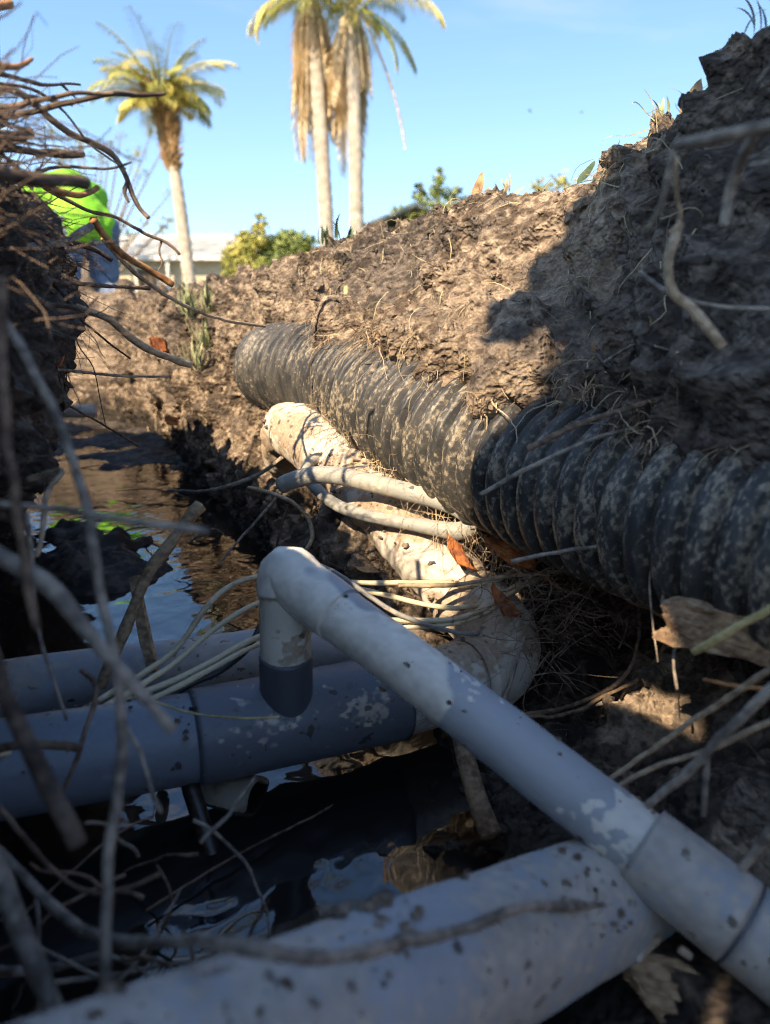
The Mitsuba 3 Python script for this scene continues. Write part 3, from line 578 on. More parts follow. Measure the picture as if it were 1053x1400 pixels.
# white sacks before the house
ms = []
for i in range(7):
    m = trimesh.creation.icosphere(3, 1.0); vv = m.vertices * [.55, .4, .33]; vv = vv * (1 + .5 * (meshkit.fbm(vv * 3 + i * 9, 3, i)[:, None] - .5))
    c = A(166 + i * 8, 399, 40); ms.append((vv + [c[0], c[1], G + .25 + .25 * (i % 2)], m.faces))
for i, m_ in enumerate(ms):
    obj('sack', m_, 'white_trim', smooth=True, label='white sack lying in a row on the ground before the house', cat='sack', group='white sacks before the house')
# specks in the sky
for (u, v, s, R, lab) in ((724, 152, 45, 28, 'tiny dark bird high in the sky, left of the other'), (795, 154, 60, -20, 'tiny dark bird high in the sky, right of the other')):
    c = A(u, v, s); p = np.array([[-.13, 0, 0], [-.06, 0, .03], [.03, 0, .03], [.1, 0, 0], [.16, 0, 0]]); bod = sweep(p, [.01, .035, .04, .025, .008], 8)
    wl = leaf_mesh(.26, .09, .1, .4, 6, .1); wr = (wl[0] * [1, 1, 1], wl[1]); k = thing('bird', lab, 'bird')
    obj('body', place(bod, rot([0, 1, 0], R), c), 'root_dark', k)
    for s_ in (-1, 1): obj('wing', place(wl, rot([0, 0, 1], 90 * s_) , c + [.02, 0, .03]), 'root_dark', k, False)

# pail added out of view on the left edge to block sun on the near pipes
BK = thing('added_bucket', 'white plastic pail added unseen on the left edge behind the camera to block sun', 'added_bucket')
ba = np.linspace(0, 2 * np.pi, 49)[:-1]
bp = np.array([[0, 0], [.132, 0], [.137, .005], [.158, .345], [.166, .347], [.166, .362], [.158, .368], [.150, .362], [.150, .30], [0, .335]])
bv = np.stack([bp[:, :1] * np.cos(ba), bp[:, :1] * np.sin(ba), bp[:, 1:] + 0 * ba], -1).reshape(-1, 3) + [-.335, -.175, .535]
ii, jj = np.meshgrid(np.arange(len(bp) - 1), np.arange(48), indexing='ij')
bq = np.stack([ii * 48 + jj, ii * 48 + (jj + 1) % 48, (ii + 1) * 48 + (jj + 1) % 48, (ii + 1) * 48 + jj], -1).reshape(-1, 4)
obj('body', (bv, bq), 'white_trim', BK, 30)
hq = np.linspace(0, np.pi, 20); obj('handle', sweep(np.column_stack([-.335 + .168 * np.cos(hq), -.175 - .168 * np.sin(hq) * .9, .885 - .05 * np.sin(hq)]), .004, 8), 'pvc_dark', BK)
# ---------------------------------------------------------------- people
def hull(p0, r0, p1, r1, seg=20):
    return m3.Manifold.batch_hull([m3.Manifold.sphere(max(r0, .002), seg).translate(tuple(p0)), m3.Manifold.sphere(max(r1, .002), seg).translate(tuple(p1))])
def flesh(bones, edge=.012, it=6):
    m = m3.Manifold.batch_boolean([hull(*b) for b in bones], m3.OpType.Add).refine_to_length(edge).to_mesh()
    t = trimesh.Trimesh(np.array(m.vert_properties[:, :3], float), np.array(m.tri_verts)); trimesh.smoothing.filter_taubin(t, iterations=it)
    return vf(t)
mat('skin', (.42, .24, .16), .5); mat('hair', (.03, .022, .016), .7); mat('lime_shirt', bark((.15, .42, .015), (.21, .52, .03), 8), .8)
mat('jeans', bark((.08, .11, .18), (.13, .17, .26), 30), .85); mat('boots', (.07, .05, .035), .7); mat('navy_shirt', (.03, .04, .07), .85)
def person(J, label, shirt, trousers, hem):
    """J: joint -> point. One continuous body; hair and clothes are its children."""
    J = {k: np.array(v, float) for k, v in J.items()}; pk = thing('person', label, 'person')
    limb = []
    mid = lerp(J['pelvis'], J['chest'], .5)
    for s in 'lr':
        limb += [(J['sh_' + s], .055, J['el_' + s], .043), (J['el_' + s], .042, J['wr_' + s], .028), (J['hip_' + s], .085, J['kn_' + s], .058), (J['kn_' + s], .056, J['an_' + s], .038), (J['an_' + s], .04, J['toe_' + s], .03)]
    torso = [(J['hip_l'], .1, J['hip_r'], .1), (J['pelvis'], .115, mid, .112), (mid, .115, J['chest'], .125), (J['sh_l'], .06, J['sh_r'], .06), (J['chest'], .12, J['sh_l'], .06), (J['chest'], .12, J['sh_r'], .06), (mid, .11, lerp(J['hip_l'], J['pelvis'], .3), .1), (mid, .11, lerp(J['hip_r'], J['pelvis'], .3), .1)]
    f = J['look'] / np.linalg.norm(J['look']); up = J['head'] - J['neck']; up /= np.linalg.norm(up); sd = np.cross(f, up); sd /= np.linalg.norm(sd); f = np.cross(up, sd); H = J['head']
    head = [(J['chest'], .07, J['neck'], .055), (J['neck'], .054, H - up * .03, .055), (H + up * .03 - f * .02, .088, H + up * .03 + f * .012, .082), (H - up * .035 + f * .03, .062, H - up * .075 + f * .05, .036),
            (H + f * .085 + up * .01, .010, H + f * .1 - up * .022, .014), (H + f * .082 - up * .055 - sd * .014, .009, H + f * .082 - up * .055 + sd * .014, .009), (H + f * .075 + up * .028 - sd * .035, .012, H + f * .075 + up * .028 + sd * .035, .012)]
    for s in (-1, 1): head.append((H + sd * .083 * s - up * .02, .012, H + sd * .088 * s + up * .02 - f * .01, .014))
    hands = []
    for s, sg_ in (('l', -1), ('r', 1)):
        w, e = J['wr_' + s], J['el_' + s]; d = w - e; d /= np.linalg.norm(d); x = np.cross(d, f); x /= np.linalg.norm(x) + 1e-9; y = np.cross(x, d)
        hands.append((w, .026, w + d * .05, .03)); hands.append((w + d * .045 - x * .025, .017, w + d * .085 + x * 0, .017)); hands.append((w + d * .045 + x * .025, .017, w + d * .085, .017))
        for i, (o, l) in enumerate(((-.03, .066), (-.01, .076), (.01, .07), (.029, .055))):
            a0 = w + d * .088 + x * o; a1 = a0 + d * l * .5 + y * .006; a2 = a1 + d * l * .42 + y * .02
            hands += [(a0, .0095, a1, .0088), (a1, .0088, a2, .0075)]
        b0 = w + d * .03 + x * .03 * sg_; b1_ = b0 + d * .03 + x * .025 * sg_ + y * .012; hands += [(b0, .013, b1_, .011), (b1_, .011, b1_ + d * .03 + y * .008, .009)]
    obj('body', flesh(limb + torso + head + hands, .014), 'skin', pk, True)
    obj('hair', flesh([(H + up * .04 - f * .03, .093, H + up * .045 - f * .005, .09), (H - f * .045 - up * .02, .066, H - f * .04 + up * .03, .08)], .014), 'hair', pk, True)
    cl = [(a, ra + .02, b, rb + .022) for a, ra, b, rb in torso[1:]] + [(lerp(J['pelvis'], J['chest'], hem), .135, J['chest'], .145)]
    for s in 'lr': cl += [(J['sh_' + s], .075, lerp(J['sh_' + s], J['el_' + s], .7), .068), (lerp(J['hip_' + s], J['pelvis'], .35), .128, mid, .13)]
    def folds(m, seed, a):
        v, f_ = m; n = normals(v, f_); return v + n * (a * (meshkit.fbm(v * 16, 3, seed) - .5))[:, None], f_
    obj('shirt', folds(flesh(cl, .012, 10), 3, .03), shirt, pk, True)
    jl = [(J['hip_l'], .113, J['hip_r'], .113)]
    for s in 'lr': jl += [(J['hip_' + s], .108, J['kn_' + s], .078), (J['kn_' + s], .078, lerp(J['kn_' + s], J['an_' + s], .92), .06)]
    obj('trousers', folds(flesh(jl, .012, 10), 5, .022), trousers, pk, True)
    for s in 'lr': obj('boot', flesh([(J['an_' + s] + [0, 0, .04], .055, J['an_' + s] - [0, 0, .01], .052), (J['an_' + s] - [0, 0, .01], .05, J['toe_' + s], .042)], .014), 'boots', pk, True)
# worker kneeling beyond the left bank, back to the trench, bent over to the left
P0 = np.array([-1.82, 4.8, .50]); F = np.array([-.62, .785, 0]); S = np.array([.785, .62, 0]); U = np.array([0, 0, 1.0])
def W(f, s, u): return P0 + F * f + S * s + U * u
person({'pelvis': W(-.02, 0, .49), 'chest': W(.25, 0, .68), 'neck': W(.40, 0, .70), 'head': W(.53, 0, .66), 'look': F * .5 - U * .85, 'sh_l': W(.32, .19, .68), 'sh_r': W(.32, -.19, .68), 'el_l': W(.46, .22, .46), 'el_r': W(.44, -.22, .46), 'wr_l': W(.60, .12, .27), 'wr_r': W(.58, -.12, .27),
        'hip_l': W(0, .1, .46), 'hip_r': W(0, -.1, .46), 'kn_l': W(.1, .13, .07), 'kn_r': W(.1, -.13, .07), 'an_l': W(-.3, .11, .07), 'an_r': W(-.3, -.11, .07), 'toe_l': W(-.40, .11, .04), 'toe_r': W(-.40, -.11, .04)},
       'person in a lime green shirt and blue jeans kneeling bent over beyond the left bank', 'lime_shirt', 'jeans', .02)
# person standing on the left edge behind the camera, whose shadow lies over the near pipes
P0 = np.array([-.44, -.37, .53]); F = np.array([.45, .89, 0]); S = np.array([-.89, .45, 0])
person({'pelvis': W(-.05, 0, .98), 'chest': W(.03, 0, 1.28), 'neck': W(.08, 0, 1.45), 'head': W(.14, 0, 1.56), 'look': F - U * .7, 'sh_l': W(.04, .175, 1.39), 'sh_r': W(.04, -.185, 1.39), 'el_l': W(.07, .185, 1.13), 'el_r': W(.06, -.22, 1.12), 'wr_l': W(.24, .10, 1.08), 'wr_r': W(.22, -.12, 1.05),
        'hip_l': W(-.05, .115, .95), 'hip_r': W(-.05, -.115, .95), 'kn_l': W(.02, .2, .5), 'kn_r': W(.02, -.2, .5), 'an_l': W(-.05, .24, .09), 'an_r': W(-.05, -.24, .09), 'toe_l': W(.1, .22, .04), 'toe_r': W(.1, -.22, .04)},
       'person in a dark shirt standing behind the camera on the left edge of the trench', 'navy_shirt', 'jeans', .02)
# ---------------------------------------------------------------- roots and sticks one can name: (material, width px at start, at end, [(u, v, depth)...], label)
RT = [
 # left bank, upper
 ('root_brown', 11, 6, [(-60, 112, .72), (0, 121, .74), (36, 132, .76), (79, 171, .80), (120, 192, .83), (143, 204, .85), (161, 221, .87), (175, 250, .88), (188, 280, .89), (203, 298, .89)], 'long dark root arching down right against the sky from the left bank'),
 ('root_dark', 7, 3, [(175, 250, .88), (170, 262, .875), (176, 276, .87)], 'short rootlet forking off the arching dark root'),
 ('root_dark', 12, 10, [(-50, 196, .62), (0, 200, .66), (50, 207, .70), (85, 212, .72), (113, 211, .74)], 'straight dark root with a pale blunt end high on the left bank'),
 ('root_dark', 24, 17, [(-70, 228, .42), (0, 234, .45), (60, 243, .47), (100, 246, .49), (119, 251, .5)], 'thick blurred dark root above the lime shirt'),
 ('root_brown', 6, 3.5, [(60, 256, .8), (82, 268, .82), (125, 289, .85), (160, 298, .88), (200, 320, .9), (228, 332, .91), (246, 348, .92)], 'thin root slanting down across the pale wispy tree'),
 ('root_brown', 3, 2, [(221, 330, .91), (218, 345, .91), (222, 358, .91), (217, 369, .91)], 'tiny rootlet hanging from the end of the thin slanting root'),
 ('root_orange', 10, 9, [(128, 300, .78), (143, 321, .80), (171, 350, .83), (205, 370, .86), (237, 390, .88)], 'stout orange root slanting down before the house roof'),
 ('root_tan', 6, 4, [(140, 325, .80), (157, 346, .82), (200, 386, .88), (260, 421, .98), (310, 438, 1.06), (362, 446, 1.14)], 'long thin tan root below the stout orange one reaching the far bank'),
 ('root_grey', 12, 10, [(-10, 345, .6), (18, 338, .64), (79, 333, .7), (102, 322, .73), (124, 309, .76)], 'grey root with an upturned orange tip under the lime shirt'),
 ('root_dark', 12, 6, [(30, 330, .8), (90, 333, .84), (125, 340, .87), (153, 356, .89)], 'dark pointed root shaped like a horn above the jeans'),
 ('root_brown', 8, 5, [(-20, 380, .6), (10, 375, .64), (89, 386, .74), (150, 391, .81), (205, 394, .86)], 'long level root crossing the blue jeans'),
 ('root_tan', 9, 11, [(104, 418, .82), (140, 432, .86), (171, 453, .90), (205, 478, .94), (232, 489, .97), (260, 498, 1.0)], 'tan root with a thick bright end pointing at the far wall'),
 ('root_dark', 6, 5, [(70, 440, .85), (96, 443, .87), (119, 447, .89), (126, 470, .90), (131, 497, .91), (145, 520, .92), (158, 542, .92)], 'dark root bending sharply down before the lit far wall'),
 ('root_dark', 3.5, 2.5, [(85, 420, .85), (120, 445, .92), (150, 470, .98), (178, 490, 1.02)], 'thin dark root straight across the upper far wall'),
 ('root_grey', 5, 3, [(60, 505, .8), (110, 508, .9), (165, 514, 1.0), (228, 515, 1.1)], 'level grey root in front of the middle of the far wall'),
 ('root_dark', 4, 2.5, [(55, 530, .8), (95, 555, .9), (140, 580, 1.0), (190, 610, 1.1)], 'thin dark root dipping toward the water from the left bank'),
 ('root_orange', 13, 5, [(-30, 90, .55), (5, 90, .57), (22, 92, .58), (44, 80, .6)], 'pointed orange root tip at the left edge, high on the bank'),
 ('root_dark', 8, 3, [(-20, 95, .6), (10, 103, .62), (40, 111, .65), (63, 116, .67), (88, 114, .69), (110, 116, .71)], 'dark twig jutting level toward the sky at the top of the left bank'),
 ('root_dark', 4, 2, [(84, 114, .69), (93, 124, .70), (105, 135, .70)], 'downward fork of the dark twig at the bank top'),
 ('root_grey', 5, 3, [(20, 125, .6), (50, 133, .63), (80, 138, .66), (99, 144, .68)], 'pale twig below the dark level twig at the bank top'),
 ('root_orange', 12, 12, [(-40, 8, .6), (0, 8, .62), (14, 5, .63)], 'orange root stub in the top left corner'),
 ('root_brown', 18, 14, [(-30, 182, .6), (10, 186, .64), (40, 180, .68)], 'thick broken brown root behind the straight dark root'),
 ('root_orange', 9, 8, [(55, 250, .7), (85, 262, .72), (110, 268, .74), (134, 256, .76)], 'short orange root in front of the lime shirt'),
 # foreground blur, left
 ('root_grey', 13, 15, [(-40, 385, .40), (0, 431, .40), (51, 517, .40), (85, 589, .40), (111, 666, .39), (128, 740, .385), (140, 830, .38), (157, 900, .375), (166, 985, .37), (161, 1080, .365), (152, 1150, .36), (146, 1252, .355), (143, 1372, .35)], 'long blurred grey root hanging down the whole left side'),
 ('root_grey', 24, 17, [(-60, 725, .37), (0, 757, .36), (71, 804, .355), (138, 886, .35), (190, 942, .35), (236, 998, .35)], 'thick blurred root slanting from the left edge to the tee pipe'),
 ('root_dark', 24, 27, [(-30, 860, .40), (0, 928, .39), (22, 985, .385), (43, 1032, .38), (70, 1090, .375), (85, 1118, .37), (106, 1156, .37)], 'thick dark stick in front of the tee pipe at the left edge'),
 ('root_grey', 13, 12, [(-40, 1130, .46), (0, 1166, .45), (60, 1226, .44), (126, 1277, .40), (201, 1288, .36), (282, 1287, .315), (352, 1299, .285), (428, 1309, .297), (500, 1303, .318), (579, 1283, .352), (642, 1268, .378), (699, 1244, .404), (773, 1239, .448), (858, 1240, .50)], 'long wavy grey root running over the thick foreground pipe'),
 ('root_grey', 26, 26, [(-30, 1140, .40), (0, 1201, .39), (40, 1302, .38), (82, 1400, .37), (100, 1450, .37)], 'thick tan stick in the lower left corner'),
 ('root_brown', 8, 6, [(-30, 1080, .47), (0, 1106, .46), (50, 1166, .46), (100, 1211, .455), (141, 1221, .45), (180, 1212, .45), (217, 1196, .45)], 'curved brown root with a pale tip above the long wavy one'),
 ('root_grey', 6, 6, [(160, 975, .45), (178, 1004, .44), (199, 1051, .435), (208, 1085, .43), (220, 1110, .43)], 'thin grey twig hanging in front of the tee pipe'),
 ('root_brown', 15, 12, [(2, 380, .35), (4, 500, .35), (10, 600, .35), (24, 690, .35), (36, 790, .35), (50, 860, .35)], 'blurred brown root down the left edge'),
 ('root_grey', 9, 11, [(-30, 685, .37), (50, 694, .37), (107, 700, .36), (179, 713, .355), (284, 727, .35)], 'blurred level twig across the water on the left'),
 ('root_tan', 9, 7, [(40, 655, .6), (84, 645, .58), (66, 672, .57), (58, 722, .56), (50, 760, .56)], 'bent tan root near the left edge above the water'),
 ('root_brown', 8, 6, [(112, 917, .6), (132, 942, .58), (127, 970, .57), (118, 996, .56), (100, 1050, .55), (84, 1086, .55)], 'thin crooked root in front of the two pipes at left'),
 ('root_brown', 12, 14, [(-40, 1030, .56), (0, 1023, .55), (47, 1016, .54), (80, 1018, .54), (110, 1023, .54)], 'short barky root lying on the tee pipe at left'),
 ('root_grey', 7, 4, [(36, 700, .5), (45, 780, .5), (50, 850, .5), (70, 920, .5), (92, 985, .5)], 'slender root falling beside the left bank to the pale pipe'),
 ('root_grey', 16, 11, [(-20, 1330, .50), (60, 1325, .52), (120, 1310, .53), (150, 1300, .54)], 'grey stick lying low in the bottom left'),
 ('root_grey', 8, 5, [(60, 1345, .50), (160, 1332, .52), (220, 1320, .54), (262, 1314, .55)], 'thin stick under the long wavy root'),
 ('split_wood', 17, 15, [(275, 690, .86), (262, 704, .86), (223, 757, .85), (200, 790, .845), (185, 825, .84), (165, 875, .835), (138, 940, .83)], 'bare tan stick leaning over the water'),
 # middle
 ('root_tan', 5, 7, [(340, 667, 1.25), (375, 676, 1.22), (406, 692, 1.18), (424, 715, 1.15), (427, 735, 1.13), (418, 752, 1.1), (404, 768, 1.08)], 'tan root curling down just left of the white pipe'),
 ('root_grey', 7, 4, [(392, 622, 1.35), (360, 645, 1.38), (308, 666, 1.42), (270, 672, 1.5), (231, 670, 1.58)], 'long bowed root from under the drain pipe toward the water'),
 ('root_grey', 5, 3, [(400, 652, 1.25), (370, 690, 1.24), (330, 735, 1.22), (300, 770, 1.2)], 'straight root slanting down to the water from the white pipe'),
 ('root_dark', 4, 3, [(395, 690, 1.2), (380, 740, 1.18), (372, 800, 1.16), (350, 830, 1.14)], 'dark root hanging left of the dirt wedge'),
 ('root_orange', 10, 8, [(372, 550, 1.34), (395, 556, 1.31), (420, 568, 1.28), (440, 580, 1.26)], 'short orange stick on top of the white pipe end'),
 ('root_orange', 11, 9, [(540, 527, 1.075), (575, 516, 1.065), (616, 500, 1.05), (650, 473, 1.04), (686, 434, 1.04)], 'stout orange root lying over the top of the drain pipe'),
 ('root_orange', 5, 4, [(620, 390, 1.25), (606, 430, 1.2), (598, 490, 1.07), (592, 550, .99), (593, 610, .94), (600, 670, .93)], 'thin orange root hanging down over the drain pipe ribs'),
 ('root_yellow', 8, 6, [(448, 398, 1.5), (440, 425, 1.45), (432, 453, 1.36), (437, 478, 1.32), (432, 514, 1.29)], 'pale yellow root hanging over the far part of the drain pipe'),
 ('root_yellow', 7, 5, [(473, 392, 1.45), (468, 420, 1.4), (458, 448, 1.33), (435, 480, 1.315)], 'second yellow root joining the pale yellow one'),
 ('root_yellow', 10, 8, [(380, 450, 1.5), (395, 435, 1.53), (418, 405, 1.58), (455, 366, 1.64)], 'yellow root in the dark peat left of the drain pipe end'),
 ('root_brown', 8, 8, [(936, 170, .82), (918, 205, .86), (895, 238, .90), (872, 270, .94)], 'stiff brown root on the skyline of the right bank'),
 ('root_orange', 9, 7, [(842, 322, .98), (820, 350, 1.0), (790, 385, 1.02), (762, 416, 1.03)], 'straight orange root at the edge of the shade on the right bank'),
 ('root_yellow', 8, 8, [(795, 327, 1.05), (775, 345, 1.05), (757, 356, 1.04), (745, 390, 1.03), (738, 425, 1.02), (730, 470, 1.0)], 'yellow green root bending down the sunlit right bank'),
 ('root_tan', 7, 4, [(700, 300, 1.25), (665, 335, 1.24), (640, 365, 1.23), (620, 400, 1.22)], 'tan root half buried in the sunlit bank'),
 ('root_tan', 7, 4, [(590, 372, 1.33), (582, 395, 1.3), (576, 420, 1.28), (575, 445, 1.25)], 'pale root hanging above the middle of the drain pipe'),
 # right, over the drain pipe
 ('root_brown', 9, 6, [(722, 614, .66), (760, 596, .66), (803, 576, .66), (864, 557, .66), (910, 537, .66), (966, 510, .68)], 'straight root crossing the drain pipe ribs at right'),
 ('root_grey', 7, 4, [(657, 676, .70), (700, 652, .70), (738, 633, .69), (803, 603, .68), (864, 587, .67), (928, 578, .68)], 'pale twig crossing the ribs below the straight root'),
 ('root_orange', 4, 3, [(645, 536, .92), (690, 541, .88), (734, 547, .85), (805, 560, .80)], 'thin reddish root level across the drain pipe at the edge of shade'),
 ('root_grey', 6, 4, [(700, 768, .72), (750, 757, .70), (811, 748, .68), (860, 745, .66), (914, 740, .64), (994, 725, .62), (1060, 721, .61)], 'long whitish root along the underside of the drain pipe'),
 ('root_grey', 5, 4, [(908, 742, .64), (896, 774, .635), (908, 800, .63), (906, 830, .63), (925, 862, .625), (922, 890, .62), (926, 942, .62)], 'knotty pale rootlet hanging at right below the drain pipe'),
 ('root_grey', 4, 2, [(916, 800, .63), (912, 780, .633), (900, 765, .636), (890, 780, .64), (900, 905, .62)], 'looped rootlet next to the knotty pale one'),
 ('root_grey', 20, 14, [(1110, 160, .36), (1053, 172, .37), (990, 186, .38), (925, 199, .40)], 'blurred thick root level across the top right'),
 ('root_grey', 15, 12, [(1034, 178, .39), (1020, 205, .40), (1006, 233, .41), (996, 270, .42), (990, 309, .42)], 'blurred root hanging from the thick level root at top right'),
 ('root_grey', 9, 8, [(922, 205, .45), (912, 250, .46), (902, 285, .47), (884, 316, .48)], 'left of two blurred roots fanning down at top right'),
 ('root_tan', 7, 6, [(926, 215, .46), (924, 260, .47), (930, 300, .48), (915, 318, .48)], 'right of two blurred roots fanning down at top right'),
 ('root_tan', 13, 14, [(931, 306, .50), (922, 330, .50), (914, 352, .50), (916, 380, .50), (924, 404, .505), (940, 418, .505), (956, 434, .505), (972, 455, .505), (987, 474, .505)], 'crooked tan root in the shade at upper right'),
 ('root_grey', 6, 5, [(875, 372, .56), (900, 390, .54), (925, 404, .52), (983, 419, .51), (1060, 422, .50)], 'grey root running right from the crooked tan root'),
 ('root_grey', 5, 3, [(828, 462, .7), (860, 460, .68), (890, 470, .66), (930, 483, .64)], 'thin root stuck to the shaded bank above the drain pipe'),
 # lower right
 ('root_yellow', 13, 10, [(1120, 782, .47), (1053, 832, .49), (1000, 864, .51), (948, 892, .53)], 'yellow green stick over the split wood at the right edge'),
 ('root_tan', 10, 6, [(1120, 880, .45), (1053, 917, .47), (985, 960, .5), (920, 1005, .53), (833, 1066, .57)], 'long straight twig slanting down from the right edge'),
 ('root_tan', 9, 6, [(1120, 960, .45), (1053, 986, .47), (965, 1026, .5), (905, 1045, .52), (843, 1076, .55)], 'second straight twig from the right edge, below the first'),
 ('root_grey', 16, 11, [(1110, 890, .42), (1053, 946, .43), (1005, 990, .44), (965, 1032, .45), (925, 1070, .46), (884, 1102, .47)], 'blurred thick twig crossing the straight twigs at right'),
 ('root_orange', 7, 5, [(1080, 946, .52), (1053, 943, .53), (1005, 937, .54), (961, 929, .55)], 'short bright orange twig at the right edge'),
 ('root_grey', 8, 7, [(968, 1030, .47), (965, 1070, .47), (962, 1115, .47)], 'short blurred rootlet hanging at lower right'),
 ('root_grey', 14, 10, [(1080, 1110, .44), (1050, 1140, .44), (1025, 1175, .45), (1012, 1190, .45)], 'blurred root end at the right edge above the coupling'),
 # around the wires and the cavity
 ('root_tan', 7, 5, [(545, 800, .87), (610, 800, .88), (668, 792, .89), (720, 785, .89), (790, 780, .86)], 'tan root running level behind the cream wires'),
 ('root_brown', 6, 4, [(655, 890, .82), (662, 872, .82), (690, 862, .82), (735, 855, .82), (780, 835, .82), (835, 795, .82)], 'forked brown root below the dry bark right of the elbow'),
 ('root_brown', 7, 4, [(660, 880, .83), (690, 858, .83), (730, 852, .83), (770, 838, .83), (800, 805, .83), (838, 790, .84)], 'upper branch of the forked brown root'),
 ('root_grey', 5, 4, [(688, 960, .82), (700, 930, .83), (708, 900, .83), (718, 870, .84)], 'root curving down around the white elbow'),
 ('root_grey', 4, 3, [(735, 908, .82), (770, 925, .82), (800, 922, .81), (850, 905, .80)], 'small pale root in the dark hollow right of the elbow'),
 ('root_orange', 5, 4, [(600, 640, 1.0), (650, 690, .95), (700, 745, .91), (740, 785, .88), (775, 810, .86)], 'orange root slanting from the white pipe toward the dry bark'),
 ('root_brown', 12, 10, [(366, 1085, .785), (430, 1088, .785), (520, 1087, .785), (600, 1085, .785), (690, 1074, .785)], 'level brown stick under the tee pipe'),
 ('split_wood', 27, 32, [(626, 985, .74), (640, 1050, .71), (655, 1100, .69), (672, 1143, .67)], 'thick sawn root hanging down below the branch pipe'),
 ('root_wet', 24, 30, [(258, 1060, .72), (272, 1110, .70), (288, 1170, .68), (310, 1230, .66), (332, 1295, .64)], 'black wet root standing in the water'),
 ('root_wet', 15, 12, [(345, 1190, .70), (400, 1188, .71), (450, 1190, .72), (505, 1192, .73)], 'black stick floating level in the water'),
 ('root_grey', 3.5, 3, [(480, 1255, .66), (520, 1225, .68), (545, 1190, .69), (540, 1150, .71), (530, 1100, .75), (528, 1060, .8)], 'thin pale root climbing the dark muck below the pipes'),
 ('root_brown', 4, 3, [(200, 1245, .6), (280, 1195, .64), (360, 1150, .68), (440, 1110, .73), (520, 1060, .8)], 'thin straight root slanting above the water'),
 ('root_brown', 5, 3, [(20, 1260, .52), (100, 1190, .57), (160, 1140, .6), (210, 1115, .63)], 'thin root rising right over the dark water at lower left'),
 ('root_yellow', 3, 3, [(205, 956, .66), (250, 972, .665), (300, 980, .675), (345, 982, .685), (382, 980, .69)], 'thin yellowish root lying on the tee pipe'),
]
LOWR = {}
BV, BN = np.vstack([rv, lv]), np.vstack([RN, LN]); BT = cKDTree(BV)
AX = spline(cp, .01); AT = cKDTree(AX)
def rest(P, off):
    """Moves the points of a root that would be buried up onto the bank or the drain pipe."""
    P = spline(P, .012)
    for it in range(10):
        d, i = BT.query(P); dep = ((P - BV[i]) * BN[i]).sum(1); P = P + BN[i] * np.clip(off - dep, 0, .05)[:, None] * (d < .3)[:, None]
        d, i = AT.query(P); w = P - AX[i]; P = P + w / (d[:, None] + 1e-9) * np.clip(.099 + off - d, 0, .03)[:, None]
    k = np.array([.25, .5, .25]); Q = P.copy()
    for _ in range(3): Q[1:-1] = .25 * Q[:-2] + .5 * Q[1:-1] + .25 * Q[2:]
    return Q
SNAP = ('top of the drain pipe', 'hanging down over', 'pale yellow', 'dark peat', 'skyline of the right', 'edge of the shade', 'down the sunlit', 'half buried', 'above the middle', 'stuck to the shaded', 'small pale root in the dark', 'climbing the dark', 'sunlit right bank', 'before the lit far', 'forked brown', 'white pipe end')
for m, w0, w1, pts, lab in RT:
    P = np.array([A(*q) for q in pts])
    if any(t in lab for t in SNAP): P = rest(P, PX(max(w0, w1), pts[0][2]) * .8 + .001)
    s0, s1 = pts[0][2], pts[-1][2]; bigw = max(w0, w1)
    nm = 'stick' if 'stick' in lab else 'twig' if ('twig' in lab) else 'root'
    sm = obj(nm, root_mesh(P, PX(w0, s0), PX(w1, s1), len(labels), .55, 10 if bigw > 12 else 7, None, .2), m, smooth=True, label=lab, cat=nm)

# flat split stake in the water
c0, c1 = A(183, 788, .85), A(209, 920, .84); d = (c1 - c0); Ls = np.linalg.norm(d); m = bev(-.0062, .0062, -.004, .004, 0, Ls, .0008); v = np.array(m[0]); 
tm = trimesh.Trimesh(*m).subdivide_to_size(.006); v = tm.vertices + np.stack([.004 * (meshkit.noise(tm.vertices * [90, 90, 30], k) - .5) for k in range(3)], 1)
z = d / Ls; x = np.cross([0, 1, 0], z); x /= np.linalg.norm(x); obj('stake', place((v, tm.faces), np.stack([x, np.cross(z, x), z], 1), c0), 'split_wood', label='split brown wooden stake standing in the water', cat='stake')

# split wood, bark, fragments, leaves
def chip(outline, s, th, mat_, name, label, cat, seed, tilt=0.0, amp=.004):
    """A flat broken piece: outline points in the place's own plane, with thickness and a torn surface."""
    P = np.array([A(u, v, s + tilt * k) for u, v, k in outline]); c = P.mean(0); uu, ss, vt = np.linalg.svd(P - c); n = vt[2]; e1, e2 = vt[0], vt[1]
    if n @ (c - [0, 0, .5]) > 0: n = -n; e2 = -e2
    pg = sg.Polygon(np.stack([(P - c) @ e1, (P - c) @ e2], 1)).buffer(0)
    pg = pg.segmentize(.004) if hasattr(pg, 'segmentize') else pg
    m = trimesh.creation.extrude_polygon(pg, th, engine='earcut').subdivide_to_size(.005, max_iter=12)
    v = np.array(m.vertices) - [0, 0, th / 2]; f = m.faces
    st = np.array([60, 240, 240.]); h = np.stack([meshkit.fbm(v * st, 3, seed + k) - .5 for k in range(3)], 1)
    v = v + h * amp * 2 * [1, .7, 1.2]; v[:, 2] += .25 * th * np.sin(v[:, 0] * 40 + seed)
    return obj(name, (v @ np.stack([e1, e2, n]) + c, f), mat_, label=label, cat=cat)
chip([(906, 822, 0), (930, 818, .2), (1000, 838, .5), (1053, 852, .9), (1090, 862, 1), (1090, 915, .8), (1045, 906, .6), (985, 893, .4), (925, 882, .2), (893, 868, 0), (915, 855, 0)], .60, .014, 'split_wood', 'wood_piece', 'torn pale piece of wood sticking out of the right bank', 'wood', 4, -.04, .005)
